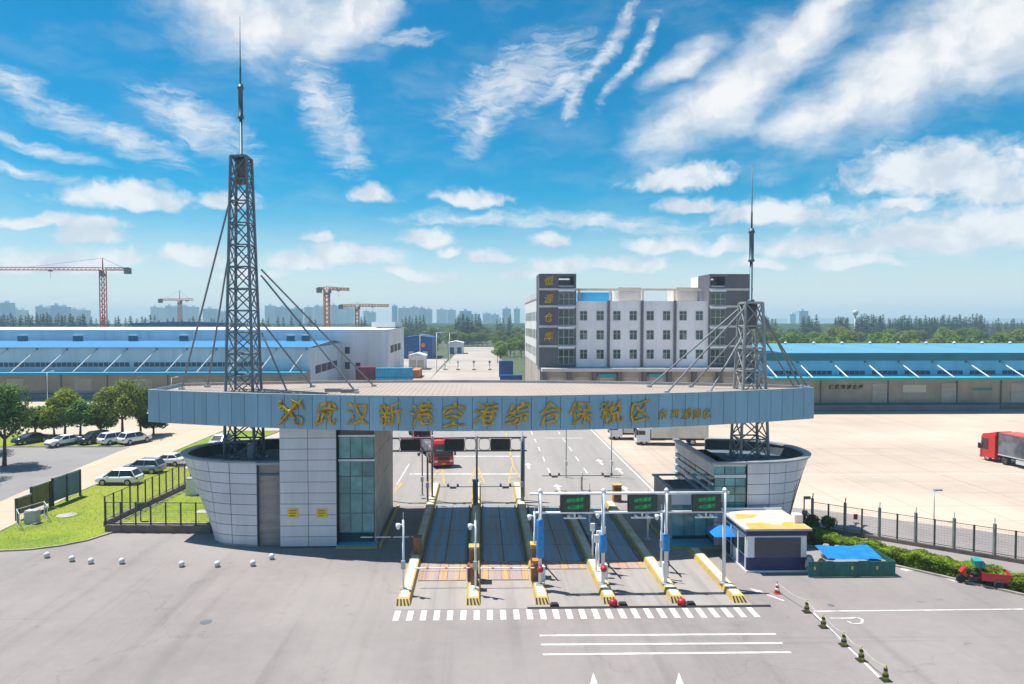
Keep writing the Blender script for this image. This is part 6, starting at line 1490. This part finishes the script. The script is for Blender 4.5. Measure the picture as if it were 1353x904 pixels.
for k, (px, py) in enumerate(((1027, 784), (1066, 809), (1088, 829), (1115, 853), (1138, 873), (1170, 899))):
    q = G(px, py); t = thing('traffic_cone', cone_lb[k], 'cone', (q.x, q.y, 0), 'traffic cones'); m1, m2 = ('cone_red', 'pole_white') if k == 0 else ('cone_yellow', 'black_plastic'); cp_.append(q)
    part('foot', MB().box(q.x - .22, q.x + .22, q.y - .22, q.y + .22, 0, .05), m2 if k else m1, t); part('cone_body', MB().lathe([(.17, .05), (.045, .78), (.03, .8)], 12, (q.x, q.y, 0)), m1, t, True)
    for z in (.22, .5): r0 = .17 - (z - .05) * .171; part('band', MB().lathe([(r0 + .012, 0), (r0 - .012, .14)], 12, (q.x, q.y, z)), m2, t, True)
m = MB()
for u, v in zip(cp_[:-1], cp_[1:]):
    pr = None
    for i in range(9): s = i / 8; p = u.lerp(v, s) + Vector((0, 0, .72 - 1.3 * s * (1 - s) * .5)); (m.bar(pr, p, .025, 4) if pr else None); pr = p
tag(part('barrier_rope', m, 'rope'), 'pale rope strung sagging between the traffic cones', 'rope')
# ---------------------------------------------------------------- guard booth
yb0 = 48.0; u, v = AY(987, 740, yb0).x, AY(1066, 740, yb0).x; dp = 4.6
BT = thing('guard_booth', 'white and navy guard booth with orange stained roof at the last lane', 'booth', ((u + v) / 2, yb0, 0)); H = 3.05
part('base_band', MB().box(u, v, yb0, yb0 + dp, .12, 1.05), 'booth_navy', BT); part('plinth', MB().box(u - .08, v + .08, yb0 - .08, yb0 + dp + .08, 0, .12), 'booth_white', BT)
part('wall_body', MB().box(u + .02, v - .02, yb0 + .02, yb0 + dp - .02, 1.05, 2.62), 'booth_white', BT)
part('roof_band', MB().box(u - .05, v + .05, yb0 - .05, yb0 + dp + .05, 2.63, H), 'booth_navy', BT)
part('roof_slab', MB().box(u - .25, v + .25, yb0 - .25, yb0 + dp + .25, H, H + .14), 'booth_roof', BT)
rp = MB(); rs = random.Random(2); pts = [(u + .1, yb0 - .2), (v + .2, yb0 - .2), (v + .2, yb0 + 1.0)] + [(v + .1 - (v - u) * k / 8, yb0 + 1.0 + rs.uniform(-.25, .5)) for k in range(1, 8)] + [(u + .3, yb0 + 1.2)]
part('roof_stain', rp.flat(pts, H + .146), 'rust_orange', BT)
part('roof_stain', MB().flat([(u + .1, yb0 + 2.2), (u + 1.5, yb0 + 2.6), (u + 2.2, yb0 + 3.4), (u + .5, yb0 + 3.6)], H + .147), 'rust_orange', BT)
part('roof_lip', MB().box(u - .25, v + .25, yb0 + dp + .1, yb0 + dp + .25, H + .141, H + .3), 'booth_white', BT)
part('front_shutter', MB().box(u + .55, v - .45, yb0 - .02, yb0 + .015, 1.06, 2.5), 'booth_shutter', BT)
for k in range(9): part('shutter_slat', MB().box(u + .56, v - .46, yb0 - .035, yb0 - .021, 1.1 + k * .155, 1.22 + k * .155), 'booth_shutter', BT)
for k in range(3): part('side_window', MB().box(u - .02, u + .015, yb0 + .35 + k * 1.4, yb0 + 1.55 + k * 1.4, 1.15, 2.4), 'dark_glass', BT); part('side_jamb', MB().box(u - .05, u + .018, yb0 + .18 + k * 1.4, yb0 + .33 + k * 1.4, .2, 2.6), 'booth_white', BT)
part('side_door', MB().box(u - .03, u - .005, yb0 + 1.75, yb0 + 2.7, .15, 1.04), 'booth_white', BT)
q = (v - .1, yb0 + 1.1); part('roof_box', MB().box(q[0] - .3, q[0] + .3, q[1], q[1] + .6, H + .14, H + .75), 'booth_white', BT)
# blue parasol beside the booth
q = G(957, 735); t = thing('market_umbrella', 'square blue umbrella standing between the booth and the glass pavilion', 'umbrella', (q.x, q.y, 0))
part('pole', MB().bar((q.x, q.y, 0), (q.x, q.y, 2.35), .03, 6), 'galv', t); hw = 1.15
part('canopy', MB().add([(q.x - hw, q.y - hw, 1.85), (q.x + hw, q.y - hw, 1.85), (q.x + hw, q.y + hw, 1.85), (q.x - hw, q.y + hw, 1.85), (q.x, q.y, 2.45)], [(0, 1, 4), (1, 2, 4), (2, 3, 4), (3, 0, 4)]), 'tarp_blue', t)
part('foot', MB().lathe([(.3, 0), (.26, .12)], 10, (q.x, q.y, 0)), 'kerb', t)
t = thing('scooter', 'dark scooter parked beside the booth under the umbrella', 'scooter', (q.x + .6, q.y - .5, 0))
sx0, sy0 = q.x + .6, q.y - .9
for d in (-.55, .55): part('wheel', MB().lathe([(.12, -.05), (.24, -.05), (.26, 0), (.24, .05), (.12, .05)], 12).xf(Matrix.Translation((sx0, sy0 + d, .26)) @ Matrix.Rotation(R(90), 4, 'Y')), 'tyre', t, True)
part('body', MB().prof([(-.5, .3), (.4, .3), (.45, .5), (.2, .5), (.1, .72), (-.5, .75)], -.14, .14).xf(Matrix.Translation((sx0, sy0, 0)) @ Matrix.Rotation(R(90), 4, 'Z')), 'paint_black', t); part('steering', MB().bar((sx0, sy0 + .5, .3), (sx0, sy0 + .38, 1.05), .04, 6), 'chassis', t); part('handlebar', MB().bar((sx0 - .3, sy0 + .38, 1.03), (sx0 + .3, sy0 + .38, 1.03), .02, 5), 'chassis', t)
# ---------------------------------------------------------------- green sheet enclosure with tarpaulin
e0, e1 = G(1068, 763), G(1183, 762); ye = e0.y
EN = thing('sheet_fence', 'low dark green sheet fence around stored goods beside the booth', 'fence', ((e0.x + e1.x) / 2, ye, 0)); n = 7
for k in range(n):
    xa_ = e0.x + (e1.x - e0.x) * k / n; xb_ = e0.x + (e1.x - e0.x) * (k + 1) / n - .02; part('sheet_panel', MB().box(xa_, xb_, ye - .03 - .01 * (k % 2), ye + .02, .03, 1.12 + .03 * math.sin(k * 2)), 'green_sheet', EN)
    if k in (0, 3, 5): c = (xa_ + xb_) / 2; part('yellow_mark', MB().box(c - .06, c + .06, ye - .06, ye - .045, .55, .78), 'yellow_sign', EN)
for k in range(4): yy = ye + .05 + k * .95; part('sheet_panel', MB().box(e1.x - .05, e1.x, yy, yy + .93, .03, 1.1), 'green_sheet', EN)
# tarpaulin slung over a frame
tp = MB(); nx, ny = 14, 5; vs = []; xa_, xb_ = G(1082, 752).x, G(1153, 752).x
for j in range(ny + 1):
    for i in range(nx + 1): vs.append((xa_ + (xb_ - xa_) * i / nx, ye + .35 + 1.9 * j / ny, 1.2 + .35 * j / ny + .03 * math.sin(i * 1.3 + j) - .08 * math.sin(math.pi * i / nx)))
o = part('tarpaulin', tp.add(vs, [(j * (nx + 1) + i, j * (nx + 1) + i + 1, (j + 1) * (nx + 1) + i + 1, (j + 1) * (nx + 1) + i) for j in range(ny) for i in range(nx)]), 'tarp_blue', None, True); tag(o, 'bright blue tarpaulin slung over goods behind the green fence', 'tarpaulin')
jr = random.Random(8); jl = ['pale sack', 'brown carton', 'grey crate', 'white bundle', 'cream carton', 'buff sack', 'dusty crate', 'tied white bag']
jp = [(1072, 745), (1090, 748), (1108, 750), (1128, 749), (1160, 744), (1170, 748), (1095, 726), (1110, 723)]
for k, (px, py) in enumerate(jp):
    q = G(px, py + 12) if k < 6 else G(px, py + 14); w_ = jr.uniform(.35, .6); hgt = jr.uniform(.7, 1.15)
    tag(part('stored_goods', MB().lathe([(w_ * .8, 0), (w_, hgt * .3), (w_ * .95, hgt * .7), (w_ * .5, hgt), (w_ * .1, hgt * 1.02)], 7, (q.x, q.y + .4, 0)), 'junk'), f'{jl[k]} of stored goods piled {"inside the green fence" if k < 6 else "between the tarpaulin and the hedge"}', 'goods', 'stored goods')
for k, (px, py) in enumerate(((1071, 706), (1095, 708))):
    q = G(px, py); t = thing('round_shrub', ['dark round shrub at the start of the wire fence', 'dark round shrub beside the hedge end'][k], 'shrub', (q.x, q.y, .03))
    inst('foliage', crown_mesh('foliage', 'leaf_dark', .85, .8, 900, .11, 8, 300 + k), (q.x, q.y, .9), t); part('stem', MB().bar((q.x, q.y, 0), (q.x, q.y, .8), .06, 5), 'bark', t)
# street lamps and poles
def lamp(px, py, h, label, r=.07, arm=.9, mat='pole_white'):
    q = G(px, py); t = thing('street_lamp', label, 'street lamp', (q.x, q.y, 0), 'street lamps'); part('column', MB().bar((q.x, q.y, 0), (q.x, q.y, h), r, 8, r * .6), mat, t, True)
    part('arm', MB().bar((q.x, q.y, h - .05), (q.x + arm, q.y, h + .2), r * .5, 5), mat, t); part('lantern', MB().box(q.x + arm - .1, q.x + arm + .6, q.y - .15, q.y + .15, h + .12, h + .27), mat, t)
lamp(63, 540, 7.6, 'white street lamp standing before the pale warehouse'); lamp(227, 532, 5.5, 'short white lamp before the pale warehouse near the canopy end')
lamp(577, 491, 14, 'tall white lamp column at the kerb of the far road', .16, 2.5); lamp(594, 480, 13, 'tall white lamp column beyond the far checkpoint', .16, 2.5); lamp(555, 488, 13, 'tall white lamp column before the blue shed', .14, 2.0)
lamp(1234, 688, 2.6, 'short grey marker pole at the yard edge', .05, .05, 'galv')
q = G(1062, 704); t = thing('camera_pole', 'black camera pole at the start of the wire fence', 'pole', (q.x, q.y, 0)); part('shaft', MB().bar((q.x, q.y, 0), (q.x, q.y, 3.1), .06, 6), 'pole_dark', t); part('camera', MB().box(q.x, q.x + .5, q.y - .12, q.y + .08, 2.9, 3.12), 'pole_dark', t); part('control_box', MB().box(q.x - .2, q.x + .2, q.y - .25, q.y - .06, 1.5, 1.95), 'pole_dark', t)
q = G(150, 536); t = thing('shade_umbrella', 'pink market umbrella behind the tree row', 'umbrella', (q.x, q.y, 0)); part('pole', MB().bar((q.x, q.y, 0), (q.x, q.y, 3), .06, 6), 'galv', t); part('canopy', MB().lathe([(2.6, 2.3), (1.4, 2.9), (.05, 3.3)], 8, (q.x, q.y, 0)), 'umbrella_pink', t)
# ---------------------------------------------------------------- air
hz = part('haze', MB().box(-3000, 6500, -120, 5200, -1.2, 92), 'white_paint'); hz['kind'] = 'stuff'
hm = bpy.data.materials.new('haze_air'); hm.use_nodes = True; hn_ = hm.node_tree; hn_.nodes.remove(hn_.nodes['Principled BSDF'])
pv = hn_.nodes.new('ShaderNodeVolumePrincipled'); pv.inputs['Color'].default_value = (0.62, 0.86, 1.0, 1); pv.inputs['Density'].default_value = 0.00034; pv.inputs['Anisotropy'].default_value = 0.0
hn_.links.new(pv.outputs[0], hn_.nodes['Material Output'].inputs['Volume']); hz.data.materials[0] = hm; hz.display_type = 'WIRE'
